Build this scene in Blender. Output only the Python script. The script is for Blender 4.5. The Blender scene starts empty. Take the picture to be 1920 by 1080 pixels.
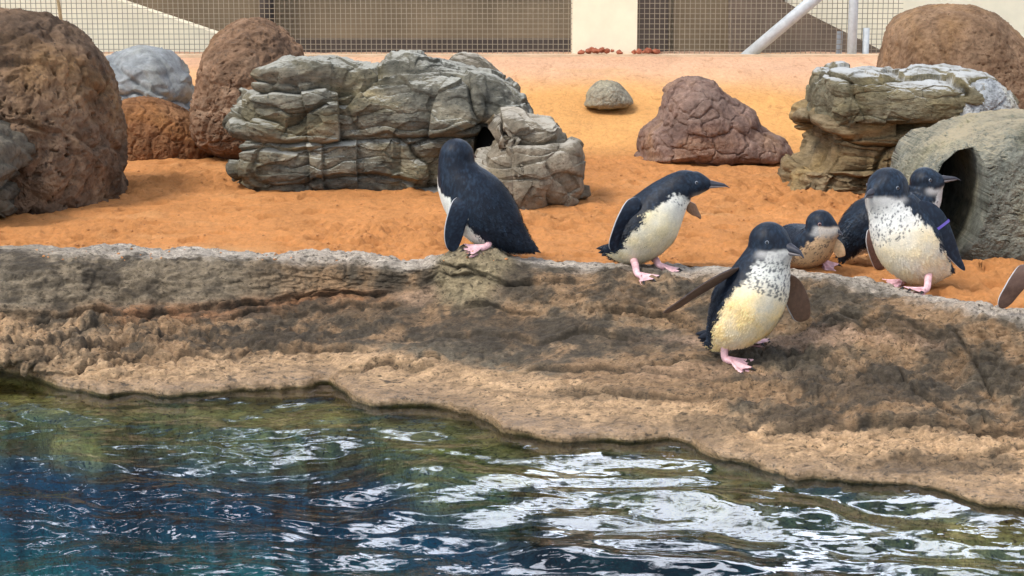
import bpy, math, random
import numpy as np
from mathutils import Vector
from mathutils.bvhtree import BVHTree

random.seed(4); rng = np.random.default_rng(7)
scene = bpy.context.scene
C = scene.collection
R = math.radians

# ------------------------------------------------------------------ camera
F = 3300.0; TH = math.atan(0.2); HC = 1.095
cam_d = bpy.data.cameras.new('camera'); cam = bpy.data.objects.new('camera', cam_d); C.objects.link(cam)
cam.location = (0, 0, HC); cam.rotation_euler = (math.pi/2 - TH, 0, 0)
cam_d.lens = 36*F/1920; cam_d.sensor_width = 36; cam_d.clip_end = 300; cam_d.clip_start = 0.05
scene.camera = cam

# ------------------------------------------------------------------ world, sun, exposure
SUN_EL, SUN_AZ = R(58), R(-35)          # azimuth measured from +Y towards +X
w = bpy.data.worlds.new('World'); scene.world = w; w.use_nodes = True
nt = w.node_tree; nt.nodes.clear()
def N(nt, t, **kw):
    n = nt.nodes.new(t)
    for k, v in kw.items(): setattr(n, k, v)
    return n
sky = N(nt, 'ShaderNodeTexSky', sky_type='NISHITA', sun_disc=False, sun_elevation=SUN_EL, sun_rotation=SUN_AZ, air_density=1.3, dust_density=1.5, ozone_density=1.5)
tc = N(nt, 'ShaderNodeTexCoord'); mp = N(nt, 'ShaderNodeMapping'); mp.inputs['Scale'].default_value = (1, 1, 2.2); mp.inputs['Location'].default_value = (11.3, 4.0, 1.0); mp.inputs['Rotation'].default_value = (0, 0, R(-16))
cn = N(nt, 'ShaderNodeTexNoise'); cn.inputs['Scale'].default_value = 3.6; cn.inputs['Detail'].default_value = 4; cn.inputs['Roughness'].default_value = .6
cr = N(nt, 'ShaderNodeValToRGB'); cr.color_ramp.elements[0].position = .535; cr.color_ramp.elements[1].position = .60
mx = N(nt, 'ShaderNodeMix', data_type='RGBA'); mx.inputs[7].default_value = (58, 62, 71, 1)
bg = N(nt, 'ShaderNodeBackground'); bg.inputs['Strength'].default_value = 0.085
wo = N(nt, 'ShaderNodeOutputWorld')
L = nt.links.new
L(tc.outputs['Generated'], mp.inputs['Vector']); L(mp.outputs[0], cn.inputs['Vector']); L(cn.outputs['Fac'], cr.inputs['Fac'])
L(cr.outputs['Color'], mx.inputs[0]); L(sky.outputs[0], mx.inputs[6]); L(mx.outputs[2], bg.inputs['Color']); L(bg.outputs[0], wo.inputs['Surface'])
sd = bpy.data.lights.new('sun', 'SUN'); sd.energy = 3.0; sd.angle = R(15); sd.color = (1, .95, .87)
so = bpy.data.objects.new('sun', sd); C.objects.link(so)
sdir = Vector((math.sin(SUN_AZ)*math.cos(SUN_EL), math.cos(SUN_AZ)*math.cos(SUN_EL), math.sin(SUN_EL)))
SUNV = Vector((-.50, -.34, .80))
sky.sun_rotation = math.atan2(SUNV.x, SUNV.y)
so.rotation_euler = SUNV.to_track_quat('Z', 'Y').to_euler()
vs = scene.view_settings; vs.view_transform = 'Standard'; vs.look = 'None'; vs.gamma = 1; vs.use_curve_mapping = False
vs.exposure = 0.0
scene.cycles.max_bounces = 6

# ------------------------------------------------------------------ projection helpers
ct, st = math.cos(TH), math.sin(TH)
def U(px, py, Y):                       # point on the line of sight at depth Y (world y)
    px = np.asarray(px, float); py = np.asarray(py, float); Y = np.asarray(Y, float)
    dy = py - 540
    ry = F*ct - dy*st; rz = -F*st - dy*ct; rx = px - 960
    k = Y/ry
    return np.stack(np.broadcast_arrays(rx*k, Y, HC + rz*k), -1)
def DZ(py, z):                          # depth where the line of sight meets height z
    dy = np.asarray(py, float) - 540
    return (HC - z)*(F*ct - dy*st)/(F*st + dy*ct)
def PX(P):                              # world -> photo pixel
    x, y, z = P[..., 0], P[..., 1], P[..., 2]-HC
    f = y*ct - z*st; u = y*st + z*ct
    return 960 + F*x/f, 540 - F*u/f

# ------------------------------------------------------------------ noise
def _h(ix, iy, iz, s):
    n = (ix*73856093) ^ (iy*19349663) ^ (iz*83492791) ^ (s*2654435)
    n = (n ^ (n >> 13))*1274126177 & 0x7fffffff
    n = (n ^ (n >> 15))*668265263 & 0x7fffffff
    return n ^ (n >> 14)
def gn(P, s=0):
    P = np.asarray(P, float); I = np.floor(P).astype(np.int64); f = P - I
    u = f*f*f*(f*(f*6-15)+10); r = 0
    for dx in (0, 1):
        wx = u[..., 0] if dx else 1-u[..., 0]
        for dy in (0, 1):
            wy = u[..., 1] if dy else 1-u[..., 1]
            for dz in (0, 1):
                wz = u[..., 2] if dz else 1-u[..., 2]
                h = _h(I[..., 0]+dx, I[..., 1]+dy, I[..., 2]+dz, s+1)
                gx = (h & 1023)/511.5-1; gy = ((h >> 10) & 1023)/511.5-1; gz = ((h >> 20) & 1023)/511.5-1
                r = r + wx*wy*wz*(gx*(f[..., 0]-dx)+gy*(f[..., 1]-dy)+gz*(f[..., 2]-dz))
    return r
def fbm(P, sc=1., o=4, s=0, rough=.5, ridge=False):
    P = np.asarray(P, float)*sc; a = 1.; t = 0; n = 0
    for k in range(o):
        v = gn(P, s+k*17)
        if ridge: v = .5 - np.abs(v)*1.6
        t = t + a*v; n += a; a *= rough; P = P*2.03 + 11.7
    return t/n
def worley(P, sc=1., s=0):
    P = np.asarray(P, float)*sc; I = np.floor(P).astype(np.int64); f = P-I
    d1 = np.full(P.shape[:-1], 9.); d2 = d1.copy(); idv = np.zeros(P.shape[:-1])
    for dx in (-1, 0, 1):
        for dy in (-1, 0, 1):
            for dz in (-1, 0, 1):
                h = _h(I[..., 0]+dx, I[..., 1]+dy, I[..., 2]+dz, s+5)
                q = np.stack([dx+(h & 1023)/1023., dy+((h >> 10) & 1023)/1023., dz+((h >> 20) & 1023)/1023.], -1)-f
                d = np.sqrt((q*q).sum(-1)); m = d < d1
                d2 = np.where(m, d1, np.minimum(d2, d)); idv = np.where(m, (h & 255)/255., idv); d1 = np.where(m, d, d1)
    return d1, d2, idv
def sm(a, b, x):
    t = np.clip((x-a)/(b-a), 0, 1); return t*t*(3-2*t)

# ------------------------------------------------------------------ mesh helpers
def mesh_obj(name, V, Fc, mat, parent=None, loc=None, col=None, smooth=True, extra=None):
    V = np.asarray(V, float).reshape(-1, 3)
    loc = np.zeros(3) if loc is None else np.asarray(loc, float)
    me = bpy.data.meshes.new(name)
    Fc = np.asarray(Fc)
    if Fc.ndim == 2:
        me.vertices.add(len(V)); me.vertices.foreach_set('co', (V-loc).ravel())
        k = Fc.shape[1]; me.loops.add(Fc.size); me.loops.foreach_set('vertex_index', Fc.ravel().astype(np.int32))
        me.polygons.add(len(Fc)); me.polygons.foreach_set('loop_start', np.arange(0, Fc.size, k, dtype=np.int32))
        me.update(calc_edges=True)
    me.polygons.foreach_set('use_smooth', [smooth]*len(me.polygons))
    if col is not None:
        c = np.asarray(col, float).reshape(-1, 3); c4 = np.ones((len(c), 4)); c4[:, :3] = c
        at = me.color_attributes.new('Col', 'FLOAT_COLOR', 'POINT'); at.data.foreach_set('color', c4.ravel())
    if extra:
        for k, v in extra.items():
            a = me.attributes.new(k, 'FLOAT', 'POINT'); a.data.foreach_set('value', np.asarray(v, float).ravel())
    me.materials.append(mat)
    o = bpy.data.objects.new(name, me); C.objects.link(o)
    if parent is not None: o.parent = parent
    elif loc is not None: o.location = loc
    return o
def gfaces(n, m, wrap=False):           # n rows, m columns
    i, j = np.meshgrid(np.arange(n-1), np.arange(m if wrap else m-1), indexing='ij')
    j2 = (j+1) % m
    return np.stack([i*m+j, i*m+j2, (i+1)*m+j2, (i+1)*m+j], -1).reshape(-1, 4)
def tag(o, label=None, cat=None, group=None, kind=None):
    if label: o['label'] = label
    if cat: o['category'] = cat
    if group: o['group'] = group
    if kind: o['kind'] = kind
    return o
def empty(name, loc, label, cat, group=None):
    o = bpy.data.objects.new(name, None); C.objects.link(o); o.location = loc; o.empty_display_size = .05
    return tag(o, label, cat, group)
def box(p0, p1, jit=0):
    x0, y0, z0 = p0; x1, y1, z1 = p1
    V = [(x0, y0, z0), (x1, y0, z0), (x1, y1, z0), (x0, y1, z0), (x0, y0, z1), (x1, y0, z1), (x1, y1, z1), (x0, y1, z1)]
    Fq = [(0, 3, 2, 1), (4, 5, 6, 7), (0, 1, 5, 4), (1, 2, 6, 5), (2, 3, 7, 6), (3, 0, 4, 7)]
    return np.array(V, float), np.array(Fq)
def prism(poly, y0, y1):                # polygon in x,z pushed along y (triangle fans at both ends as quads where possible)
    n = len(poly); V = [(x, y0, z) for x, z in poly]+[(x, y1, z) for x, z in poly]
    cx = sum(p[0] for p in poly)/n; cz = sum(p[1] for p in poly)/n
    V += [(cx, y0, cz), (cx, y1, cz)]; T = []
    for i in range(n):
        j = (i+1) % n
        T += [(i, j, 2*n), (n+j, n+i, 2*n+1), (i, n+i, n+j), (i, n+j, j)]
    return np.array(V), np.array(T)
def tube(P0, P1, r, n=14, r1=None):
    P0 = np.array(P0, float); P1 = np.array(P1, float); d = P1-P0; d /= np.linalg.norm(d); r1 = r if r1 is None else r1
    a = np.cross(d, (0, 0, 1) if abs(d[2]) < .9 else (1, 0, 0)); a /= np.linalg.norm(a); b = np.cross(d, a)
    t = np.linspace(0, 2*np.pi, n, endpoint=False); ring = np.cos(t)[:, None]*a+np.sin(t)[:, None]*b
    V = np.concatenate([P0+ring*r*.01, P0+ring*r, P1+ring*r1, P1+ring*r1*.01]); return V, gfaces(4, n, True)
def join(parts):
    Vs, Fs, o = [], [], 0
    for V, Fq in parts: Vs.append(V); Fs.append(Fq+o); o += len(V)
    return np.concatenate(Vs), np.concatenate(Fs)
def crom(P, n, closed=False):           # Catmull-Rom resampling
    P = np.asarray(P, float); m = len(P); segs = m if closed else m-1
    t = np.linspace(0, segs, n, endpoint=not closed); i = np.minimum(t.astype(int), segs-1); u = (t-i)[:, None]
    g = (lambda k: P[k % m]) if closed else (lambda k: P[np.clip(k, 0, m-1)])
    a, b, c, d = g(i-1), g(i), g(i+1), g(i+2)
    return .5*(2*b+(c-a)*u+(2*a-5*b+4*c-d)*u*u+(3*b-a-3*c+d)*u**3)

# ------------------------------------------------------------------ materials
def new_mat(name):
    m = bpy.data.materials.new(name); m.use_nodes = True; nt = m.node_tree; nt.nodes.clear()
    out = N(nt, 'ShaderNodeOutputMaterial'); b = N(nt, 'ShaderNodeBsdfPrincipled'); nt.links.new(b.outputs[0], out.inputs[0])
    return m, nt, b
def ramp(nt, fac, stops):
    r = N(nt, 'ShaderNodeValToRGB'); nt.links.new(fac, r.inputs[0]); e = r.color_ramp.elements
    while len(e) < len(stops): e.new(.5)
    for i, (p, c) in enumerate(stops): e[i].position = p; e[i].color = (c if hasattr(c, '__len__') else (c, c, c))[:3]+(1,) if hasattr(c, '__len__') else (c, c, c, 1)
    return r.outputs[0]
def noise(nt, sc, det=6, rough=.6, vec=None, dist=0):
    n = N(nt, 'ShaderNodeTexNoise'); n.inputs['Scale'].default_value = sc; n.inputs['Detail'].default_value = det
    n.inputs['Roughness'].default_value = rough; n.inputs['Distortion'].default_value = dist
    if vec is not None: nt.links.new(vec, n.inputs['Vector'])
    return n.outputs['Fac']
def mixc(nt, fac, a, b, mode='MIX'):
    m = N(nt, 'ShaderNodeMix', data_type='RGBA', blend_type=mode)
    for s, v in ((0, fac), (6, a), (7, b)):
        if isinstance(v, (int, float)): m.inputs[s].default_value = v
        elif isinstance(v, tuple): m.inputs[s].default_value = v+(1,)
        else: nt.links.new(v, m.inputs[s])
    return m.outputs[2]
def bump(nt, h, st, dist, prev=None):
    b = N(nt, 'ShaderNodeBump'); b.inputs['Strength'].default_value = st; b.inputs['Distance'].default_value = dist
    nt.links.new(h, b.inputs['Height'])
    if prev is not None: nt.links.new(prev, b.inputs['Normal'])
    return b.outputs[0]
def gvec(nt, scale=(1, 1, 1)):
    g = N(nt, 'ShaderNodeNewGeometry'); m = N(nt, 'ShaderNodeMapping'); m.inputs['Scale'].default_value = scale
    nt.links.new(g.outputs['Position'], m.inputs['Vector']); return m.outputs[0]
def attr(nt, name='Col'):
    a = N(nt, 'ShaderNodeAttribute'); a.attribute_name = name; return a
def rock_mat(name, c1, c2, c3, sc=6, stretch=(1, 1, 1), pale=None, rough=.85, bd=.012, spot=(.02, .018, .015), paint=None):
    m, nt, b = new_mat(name); v = gvec(nt, stretch)
    a = noise(nt, sc, 9, .68, v, .6); col = ramp(nt, a, [(.3, c1), (.5, c2), (.7, c3)])
    d = noise(nt, sc*7, 6, .7, v); col = mixc(nt, .75, col, ramp(nt, d, [(.3, .45), (.5, .95), (.72, 1.45)]), 'MULTIPLY')
    hue = noise(nt, sc*.55, 4, .6, v, .8); col = mixc(nt, 1., col, ramp(nt, hue, [(.34, (1.08, 1.0, .80)), (.5, (.95, .95, .95)), (.64, (.72, .74, .76))]), 'MULTIPLY')
    pk = noise(nt, sc*16, 4, .7, v); col = mixc(nt, ramp(nt, pk, [(.57, 0.), (.66, .75)]), col, spot)
    e = noise(nt, sc*2.3, 7, .75, gvec(nt, tuple(1.3*s for s in stretch)), 1.2)
    col = mixc(nt, ramp(nt, e, [(.62, 0.), (.72, .8)]), col, spot)
    if pale is not None:                # paler tint where the stone faces the sky
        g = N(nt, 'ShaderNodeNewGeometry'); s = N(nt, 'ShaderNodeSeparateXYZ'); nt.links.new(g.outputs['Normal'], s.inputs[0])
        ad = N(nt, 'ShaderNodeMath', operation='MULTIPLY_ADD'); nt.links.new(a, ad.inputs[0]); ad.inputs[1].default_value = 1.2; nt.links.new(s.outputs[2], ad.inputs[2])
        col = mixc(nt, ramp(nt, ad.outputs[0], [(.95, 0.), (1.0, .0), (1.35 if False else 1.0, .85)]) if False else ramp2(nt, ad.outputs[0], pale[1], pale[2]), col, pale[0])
    nt.links.new(col, b.inputs['Base Color']); b.inputs['Roughness'].default_value = .95; b.inputs['Specular IOR Level'].default_value = .12
    h1 = noise(nt, sc*5, 8, .7, v); n1 = bump(nt, h1, .9, bd)
    vo = N(nt, 'ShaderNodeTexVoronoi'); vo.inputs['Scale'].default_value = sc*9; nt.links.new(v, vo.inputs['Vector'])
    n2 = bump(nt, vo.outputs['Distance'], .35, bd*.5, n1); nt.links.new(n2, b.inputs['Normal'])
    return m
def ramp2(nt, fac, lo, hi):
    r = N(nt, 'ShaderNodeMapRange', interpolation_type='SMOOTHSTEP'); nt.links.new(fac, r.inputs[0])
    r.inputs[1].default_value = lo; r.inputs[2].default_value = hi; return r.outputs[0]
def plain(name, c, rough=.6, var=.25, sc=30, bd=.001, metal=0, spec=.4):
    m, nt, b = new_mat(name); a = noise(nt, sc, 6, .6, gvec(nt))
    col = mixc(nt, 1., c, ramp(nt, a, [(.3, 1-var), (.7, 1+var)]), 'MULTIPLY')
    nt.links.new(col, b.inputs['Base Color']); b.inputs['Roughness'].default_value = rough; b.inputs['Metallic'].default_value = metal
    b.inputs['Specular IOR Level'].default_value = spec
    nt.links.new(bump(nt, a, .5, bd), b.inputs['Normal']); return m

# shore rock: base colours come from the vertex colours, grain from noise
M_shore, nt, b = new_mat('shore_rock')
v = gvec(nt); c = attr(nt).outputs['Color']
d = noise(nt, 30, 8, .75, gvec(nt, (.6, 1, 1.6)), .8); c = mixc(nt, .75, c, ramp(nt, d, [(.34, .38), (.5, .95), (.66, 1.55)]), 'MULTIPLY')
e = noise(nt, 150, 5, .7, v); c = mixc(nt, .5, c, ramp(nt, e, [(.33, .5), (.5, 1.), (.66, 1.5)]), 'MULTIPLY')
pk = noise(nt, 85, 5, .7, gvec(nt, (.7, 1, 1.4)), .5); c = mixc(nt, ramp(nt, pk, [(.55, 0.), (.62, .8)]), c, (.035, .027, .018))
nt.links.new(c, b.inputs['Base Color']); b.inputs['Specular IOR Level'].default_value = .3
nt.links.new(ramp2(nt, attr(nt, 'dry').outputs['Fac'], -.2, 1.1), b.inputs['Roughness'])
n1 = bump(nt, noise(nt, 50, 8, .68, gvec(nt, (.7, 1, 1.4)), .5), .7, .008); n2 = bump(nt, noise(nt, 230, 4, .7, v), .4, .002, n1); nt.links.new(n2, b.inputs['Normal'])

# sand
M_sand, nt, b = new_mat('orange_sand')
v = gvec(nt, (1, .55, 1)); c = attr(nt).outputs['Color']
a = noise(nt, 5, 6, .65, v, .4); c = mixc(nt, .6, c, ramp(nt, a, [(.3, .78), (.7, 1.22)]), 'MULTIPLY')
d = noise(nt, 60, 6, .75, v); c = mixc(nt, .6, c, ramp(nt, d, [(.3, .66), (.5, 1.), (.7, 1.25)]), 'MULTIPLY')
d = noise(nt, 19, 6, .7, gvec(nt, (1, .4, 1)), .8); c = mixc(nt, ramp(nt, d, [(.58, 0.), (.7, .55)]), c, (.34, .13, .035))
nt.links.new(c, b.inputs['Base Color']); b.inputs['Roughness'].default_value = .92; b.inputs['Specular IOR Level'].default_value = .15
n1 = bump(nt, noise(nt, 40, 8, .74, v), .9, .014); n2 = bump(nt, noise(nt, 320, 3, .7, v), .5, .002, n1); nt.links.new(n2, b.inputs['Normal'])

# water: clear, so the green ledge and the painted pool floor show through
M_water, nt, b0 = new_mat('water'); nt.nodes.remove(b0); out = [n for n in nt.nodes if n.type == 'OUTPUT_MATERIAL'][0]
fr = N(nt, 'ShaderNodeFresnel'); fr.inputs['IOR'].default_value = 1.95
tr = N(nt, 'ShaderNodeBsdfTransparent'); tr.inputs['Color'].default_value = (.80, .93, .92, 1)
gl = N(nt, 'ShaderNodeBsdfGlossy'); gl.inputs['Roughness'].default_value = .0
ms = N(nt, 'ShaderNodeMixShader'); nb = bump(nt, noise(nt, 22, 2, .5, gvec(nt, (1, 1.6, 1)), .6), .06, .01)
L = nt.links.new; L(nb, fr.inputs['Normal']); L(nb, gl.inputs['Normal']); L(fr.outputs[0], ms.inputs[0]); L(tr.outputs[0], ms.inputs[1]); L(gl.outputs[0], ms.inputs[2]); L(ms.outputs[0], out.inputs[0])

# pool floor: blue paint and green algae, with water depth haze in the colour
M_pool, nt, b = new_mat('pool_floor')
v = gvec(nt, (1, .5, 1)); a = noise(nt, 1.1, 5, .6, v, 1.); g = N(nt, 'ShaderNodeNewGeometry'); sx = N(nt, 'ShaderNodeSeparateXYZ'); nt.links.new(g.outputs['Position'], sx.inputs[0])
col = ramp(nt, a, [(.35, (.006, .10, .34)), (.5, (.010, .20, .42)), (.66, (.03, .40, .34))])
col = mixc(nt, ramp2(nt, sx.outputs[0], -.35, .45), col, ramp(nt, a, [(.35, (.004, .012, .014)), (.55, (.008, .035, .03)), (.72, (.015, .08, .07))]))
nt.links.new(col, b.inputs['Base Color']); b.inputs['Roughness'].default_value = .8

# ------------------------------------------------------------------ sand terrain
def zs(x, y):
    x = np.asarray(x, float); y = np.asarray(y, float)
    P = np.stack(np.broadcast_arrays(x, y, x*0+3.3), -1)
    q = y + .10*fbm(P, .9, 2, 9)-7.25; z = .21 + .012*fbm(P, 1.3, 3, 2) + .30*(np.minimum(.5*(q+np.sqrt(q*q+.002)), 1.45)/1.45)**.95
    return z
# ------------------------------------------------------------------ shore rock ledge
TX = [-1600, -700, 0, 60, 110, 200, 330, 450, 560, 618, 662, 700, 800, 885, 940, 1000, 1100, 1200, 1300, 1380, 1450, 1550, 1700, 1750, 1850, 1920, 2600, 3500]
TW = [640, 670, 700, 706, 724, 735, 738, 734, 728, 722, 750, 758, 765, 772, 808, 820, 830, 831, 838, 866, 884, 898, 909, 925, 948, 955, 1040, 1150]
CX = [-1600, -700, 0, 200, 400, 600, 760, 900, 1000, 1200, 1350, 1480, 1560, 1640, 1750, 1850, 1920, 2600, 3500]
CY = [455, 462, 468, 468, 472, 484, 494, 494, 494, 500, 506, 506, 521, 537, 557, 582, 596, 690, 800]
MX = [-1600, -700, 0, 100, 200, 400, 600, 800, 1000, 1200, 1400, 1600, 1800, 1920, 2600, 3500]
MY = [610, 640, 672, 672, 676, 662, 656, 668, 695, 735, 775, 800, 812, 818, 900, 1000]
KX = [-1600, -700, 0, 200, 400, 600, 760, 900, 1050, 1200, 1400, 1600, 1800, 1920, 2600, 3500]
KY = [540, 560, 600, 592, 592, 565, 556, 585, 610, 615, 610, 650, 690, 705, 790, 880]
KZ = [.1, .1, .095, .09, .095, .12, .145, .12, .12, .135, .15, .15, .145, .145, .15, .15]
OX = [-1600, -700, 0, 100, 200, 400, 640, 760, 860, 960, 1050, 1200, 1380, 1500, 1600, 1750, 1850, 1920, 2600, 3500]
OY = [740, 750, 765, 795, 812, 800, 800, 850, 920, 900, 880, 885, 915, 925, 945, 985, 1015, 1040, 1150, 1300]
cols = np.concatenate([np.linspace(-1600, -60, 90), np.linspace(-56, 1976, 820), np.linspace(1984, 3500, 90)])
nc = len(cols)
yW = np.interp(cols, TX, TW) + 16*gn(np.stack([cols/85, cols*0+.5, cols*0], -1)) + 6*gn(np.stack([cols/34, cols*0+.5, cols*0+4], -1)) + 1.5*gn(np.stack([cols/12, cols*0+.5, cols*0+4], -1)); yC = np.interp(cols, CX, CY)+9*gn(np.stack([cols/130, cols*0+.5, cols*0+21], -1)); yM = np.interp(cols, MX, MY)+6*gn(np.stack([cols/90, cols*0, cols*0+.5], -1))
yK = np.interp(cols, KX, KY)+8*gn(np.stack([cols/80, cols*0+7.5, cols*0], -1)); zK = np.interp(cols, KX, KZ); yO = np.interp(cols, OX, OY); kr = np.exp(-(np.arange(-60, 61)/22.)**2); kr /= kr.sum(); yO = np.convolve(np.pad(yO, 60, 'edge'), kr, 'valid') + 45*gn(np.stack([cols/150, cols*0+.5, cols*0+8], -1))+18*gn(np.stack([cols/45, cols*0+.5, cols*0+9], -1))
# rows: (pixel row, height); depth follows from both
zM = np.interp(cols, [0, 600, 1200, 1920], [.055, .055, .06, .065])
rowsP = []
def rowc(py, z, dy=0):
    d = DZ(py, z)+dy; P = U(cols, py, d); P[:, 2] = z; return P
z0 = cols*0
WL = rowc(yW, z0)
def under(P, back, dz):
    Q = P.copy(); k = (P[:, 1]+back)/P[:, 1]; Q[:, 0] *= k; Q[:, 1] += back; Q[:, 2] += dz; return Q
Odrop = rowc(np.maximum(yO, yW+25), z0-.058)
r = [(under(Odrop, -.10, -.9), 10), (under(Odrop, -.03, -.25), 16), (Odrop, 90), (under(WL, .02, -.035), 14),
     (under(WL, .006, -.003), 8), (under(WL, .002, .007), 10), (under(WL, .014, .020), 46)]
Mr = rowc(yM, zM); Kr = rowc(yK, zK)
Cr = rowc(yC, z0+.222); mid = (Kr+Cr)/2; mid[:, 2] += .030+.018*np.interp(cols, [0, 400, 700, 1300, 1700], [1, 1, 0, 0, 1]); Kr[:, 2] -= .012
r += [(Mr, 60), (Kr, 50), (mid, 50), (Cr, 14), (under(Cr, .06, -.006), 8), (under(Cr, .16, -.06), 0)]
cp = np.stack([a for a, _ in r])        # control rows
P = []
for k in range(len(r)-1):
    a, b_, c_, d_ = cp[max(k-1, 0)], cp[k], cp[k+1], cp[min(k+2, len(r)-1)]
    n = r[k][1]; tens = .5 if k >= 6 else .15
    for i in range(n):
        u = i/n; m0 = (c_-a)*tens; m1 = (d_-b_)*tens
        P.append((2*u**3-3*u*u+1)*b_+(u**3-2*u*u+u)*m0+(-2*u**3+3*u*u)*c_+(u**3-u*u)*m1)
P = np.stack(P+[cp[-1]]); nr = P.shape[0]
px, py = PX(P)
# displacement
def gnormal(P, wrap=False):
    du = np.gradient(P, axis=0)
    dv = (np.roll(P, -1, 1)-np.roll(P, 1, 1)) if wrap else np.gradient(P, axis=1)
    n = np.cross(dv, du); l = np.linalg.norm(n, axis=-1, keepdims=True); return n/np.maximum(l, 1e-12)
Nn = gnormal(P)
if Nn[nr//2, nc//2, 2] < 0: Nn = -Nn
above = sm(0.0, .05, P[..., 2])
w1 = fbm(P, 7, 5, 3, .55)
w2 = fbm(P*np.array([1, 1.3, 2.5]), 22, 5, 31, .6, True)
d1, d2, wid = worley(P*np.array([1, 1.25, 1.6])+.03*np.stack([w1, w2, w1], -1), 24, 3)
rgh = np.clip(.45 + 1.3*fbm(P, 2.6, 3, 71) + .9*np.exp(-((px-150)/260)**2)*sm(590, 620, py)*sm(740, 700, py)*1.3 + .5*sm(1250, 1500, px)*sm(560, 640, py), .12, 1.4)
tanz = sm(0, 1, (py-yM)/18)*sm(.5, -.1, rgh-.5)
disp = (.050*w1*(.4+rgh) + .026*(w2-.2)*rgh)*above - .010*np.clip(1-(d2-d1)*4, 0, 1)*rgh*above + .007*(wid-.5)*rgh*above*(.8+1.1*sm(500, 200, px))
disp += .006*fbm(P*np.array([.7, 1, 1.4]), 55, 5, 91, .62)*(.4+above)
under_m = sm(.005, -.03, P[..., 2]); disp += under_m*(.03*fbm(P, 6, 4, 8)+.012*fbm(P, 25, 3, 18))
disp *= 1-.75*sm(.07, 0, np.abs(P[..., 2]-.02))*sm(-.01, .0, P[..., 2])*.6
# terraces: small horizontal bedding steps on the slope
q = P[..., 2]*55 + 3.0*fbm(P, 3, 3, 44); fr_ = q-np.floor(q); disp += .014*above*rgh*(sm(0, .25, fr_)-fr_)*sm(-.1, .15, fbm(P, 5, 3, 47))
# mound under the hunched penguin
Mc = U(893, 500, float(np.interp(893, cols, Cr[:, 1])))
g = np.exp(-((P[..., 0]-Mc[0])/.10)**2*1.0-((P[..., 1]-Mc[1]+.03)/.10)**2)
g = np.minimum(g*1.25, .95+.05*g)
P2 = P + Nn*disp[..., None]; P2[..., 2] += .046*g*(1+.35*w2)
# cracks
def poly_dist(px, py, pts):
    d = np.full(px.shape, 1e9)
    for (x0, y0), (x1, y1) in zip(pts[:-1], pts[1:]):
        vx, vy = x1-x0, y1-y0; t = np.clip(((px-x0)*vx+(py-y0)*vy)/(vx*vx+vy*vy), 0, 1)
        d = np.minimum(d, np.hypot(px-x0-t*vx, (py-y0-t*vy)))
    return d
wob = 6*w1*5; crk = np.zeros(px.shape)
for pts, hh, LL in [([(-40, 588), (150, 594), (280, 592), (400, 579), (500, 572), (640, 553), (760, 546)], .018, 70), ([(380, 600), (480, 592), (600, 584), (700, 574), (790, 568)], .012, 30),
                    ([(-40, 664), (60, 650), (130, 632), (220, 612), (300, 604)], .016, 26), ([(-40, 702), (60, 682), (150, 660), (260, 640), (360, 628)], .016, 26), ([(90, 716), (160, 690), (240, 664), (420, 660), (560, 653), (720, 664)], .012, 30),
                    ([(612, 718), (650, 702), (700, 690), (770, 687), (850, 682)], .016, 40), ([(950, 700), (1050, 694), (1130, 688), (1250, 699), (1350, 716)], .010, 40), ([(1080, 594), (1150, 586), (1240, 582), (1285, 602), (1340, 642)], .016, 34),
                    ([(1150, 690), (1228, 688), (1305, 681), (1360, 676)], .010, 24), ([(1020, 738), (1140, 735), (1200, 746), (1330, 752), (1420, 746)], .010, 30), ([(1400, 824), (1450, 814), (1550, 801), (1720, 800), (1850, 810), (1990, 815)], .018, 60),
                    ([(1540, 860), (1620, 868), (1740, 866), (1840, 852), (1990, 842)], .012, 26), ([(1520, 606), (1600, 611), (1700, 606), (1780, 622)], .009, 24), ([(1660, 690), (1720, 745), (1800, 782), (1900, 830)], .014, 40), ([(1440, 690), (1520, 672), (1600, 684), (1680, 720)], .011, 34),
                    ([(780, 632), (900, 628), (1010, 640), (1130, 632), (1240, 640)], .012, 34), ([(800, 508), (850, 540), (940, 541), (1020, 522), (1120, 530)], .012, 24), ([(820, 590), (930, 580), (1040, 596)], .010, 30)]:
    xs_, ys_ = zip(*pts); yl = np.interp(px, xs_, ys_)+22*gn(np.stack([px/75, px*0+hh*999, px*0], -1))+3.5*gn(np.stack([px/16, px*0+hh*999, px*0+3], -1))
    fade = sm(xs_[0], xs_[0]+60, px)*sm(xs_[-1], xs_[-1]-60, px)*above*(.55+.45*sm(-.25, .15, fbm(P, 6, 3, int(hh*1e4))))
    sg = yl-py; ab = sm(-2.2, 2.2, sg)*np.exp(-np.maximum(sg, 0)/LL)*fade
    P2 += Nn*(hh*1.15*ab)[..., None]; P2 -= Nn*(.006*np.exp(-((sg+2.5)/2.)**2)*fade)[..., None]; crk = np.maximum(crk, .85*np.exp(-((sg+1.5)/2.4)**2)*fade)
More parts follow.
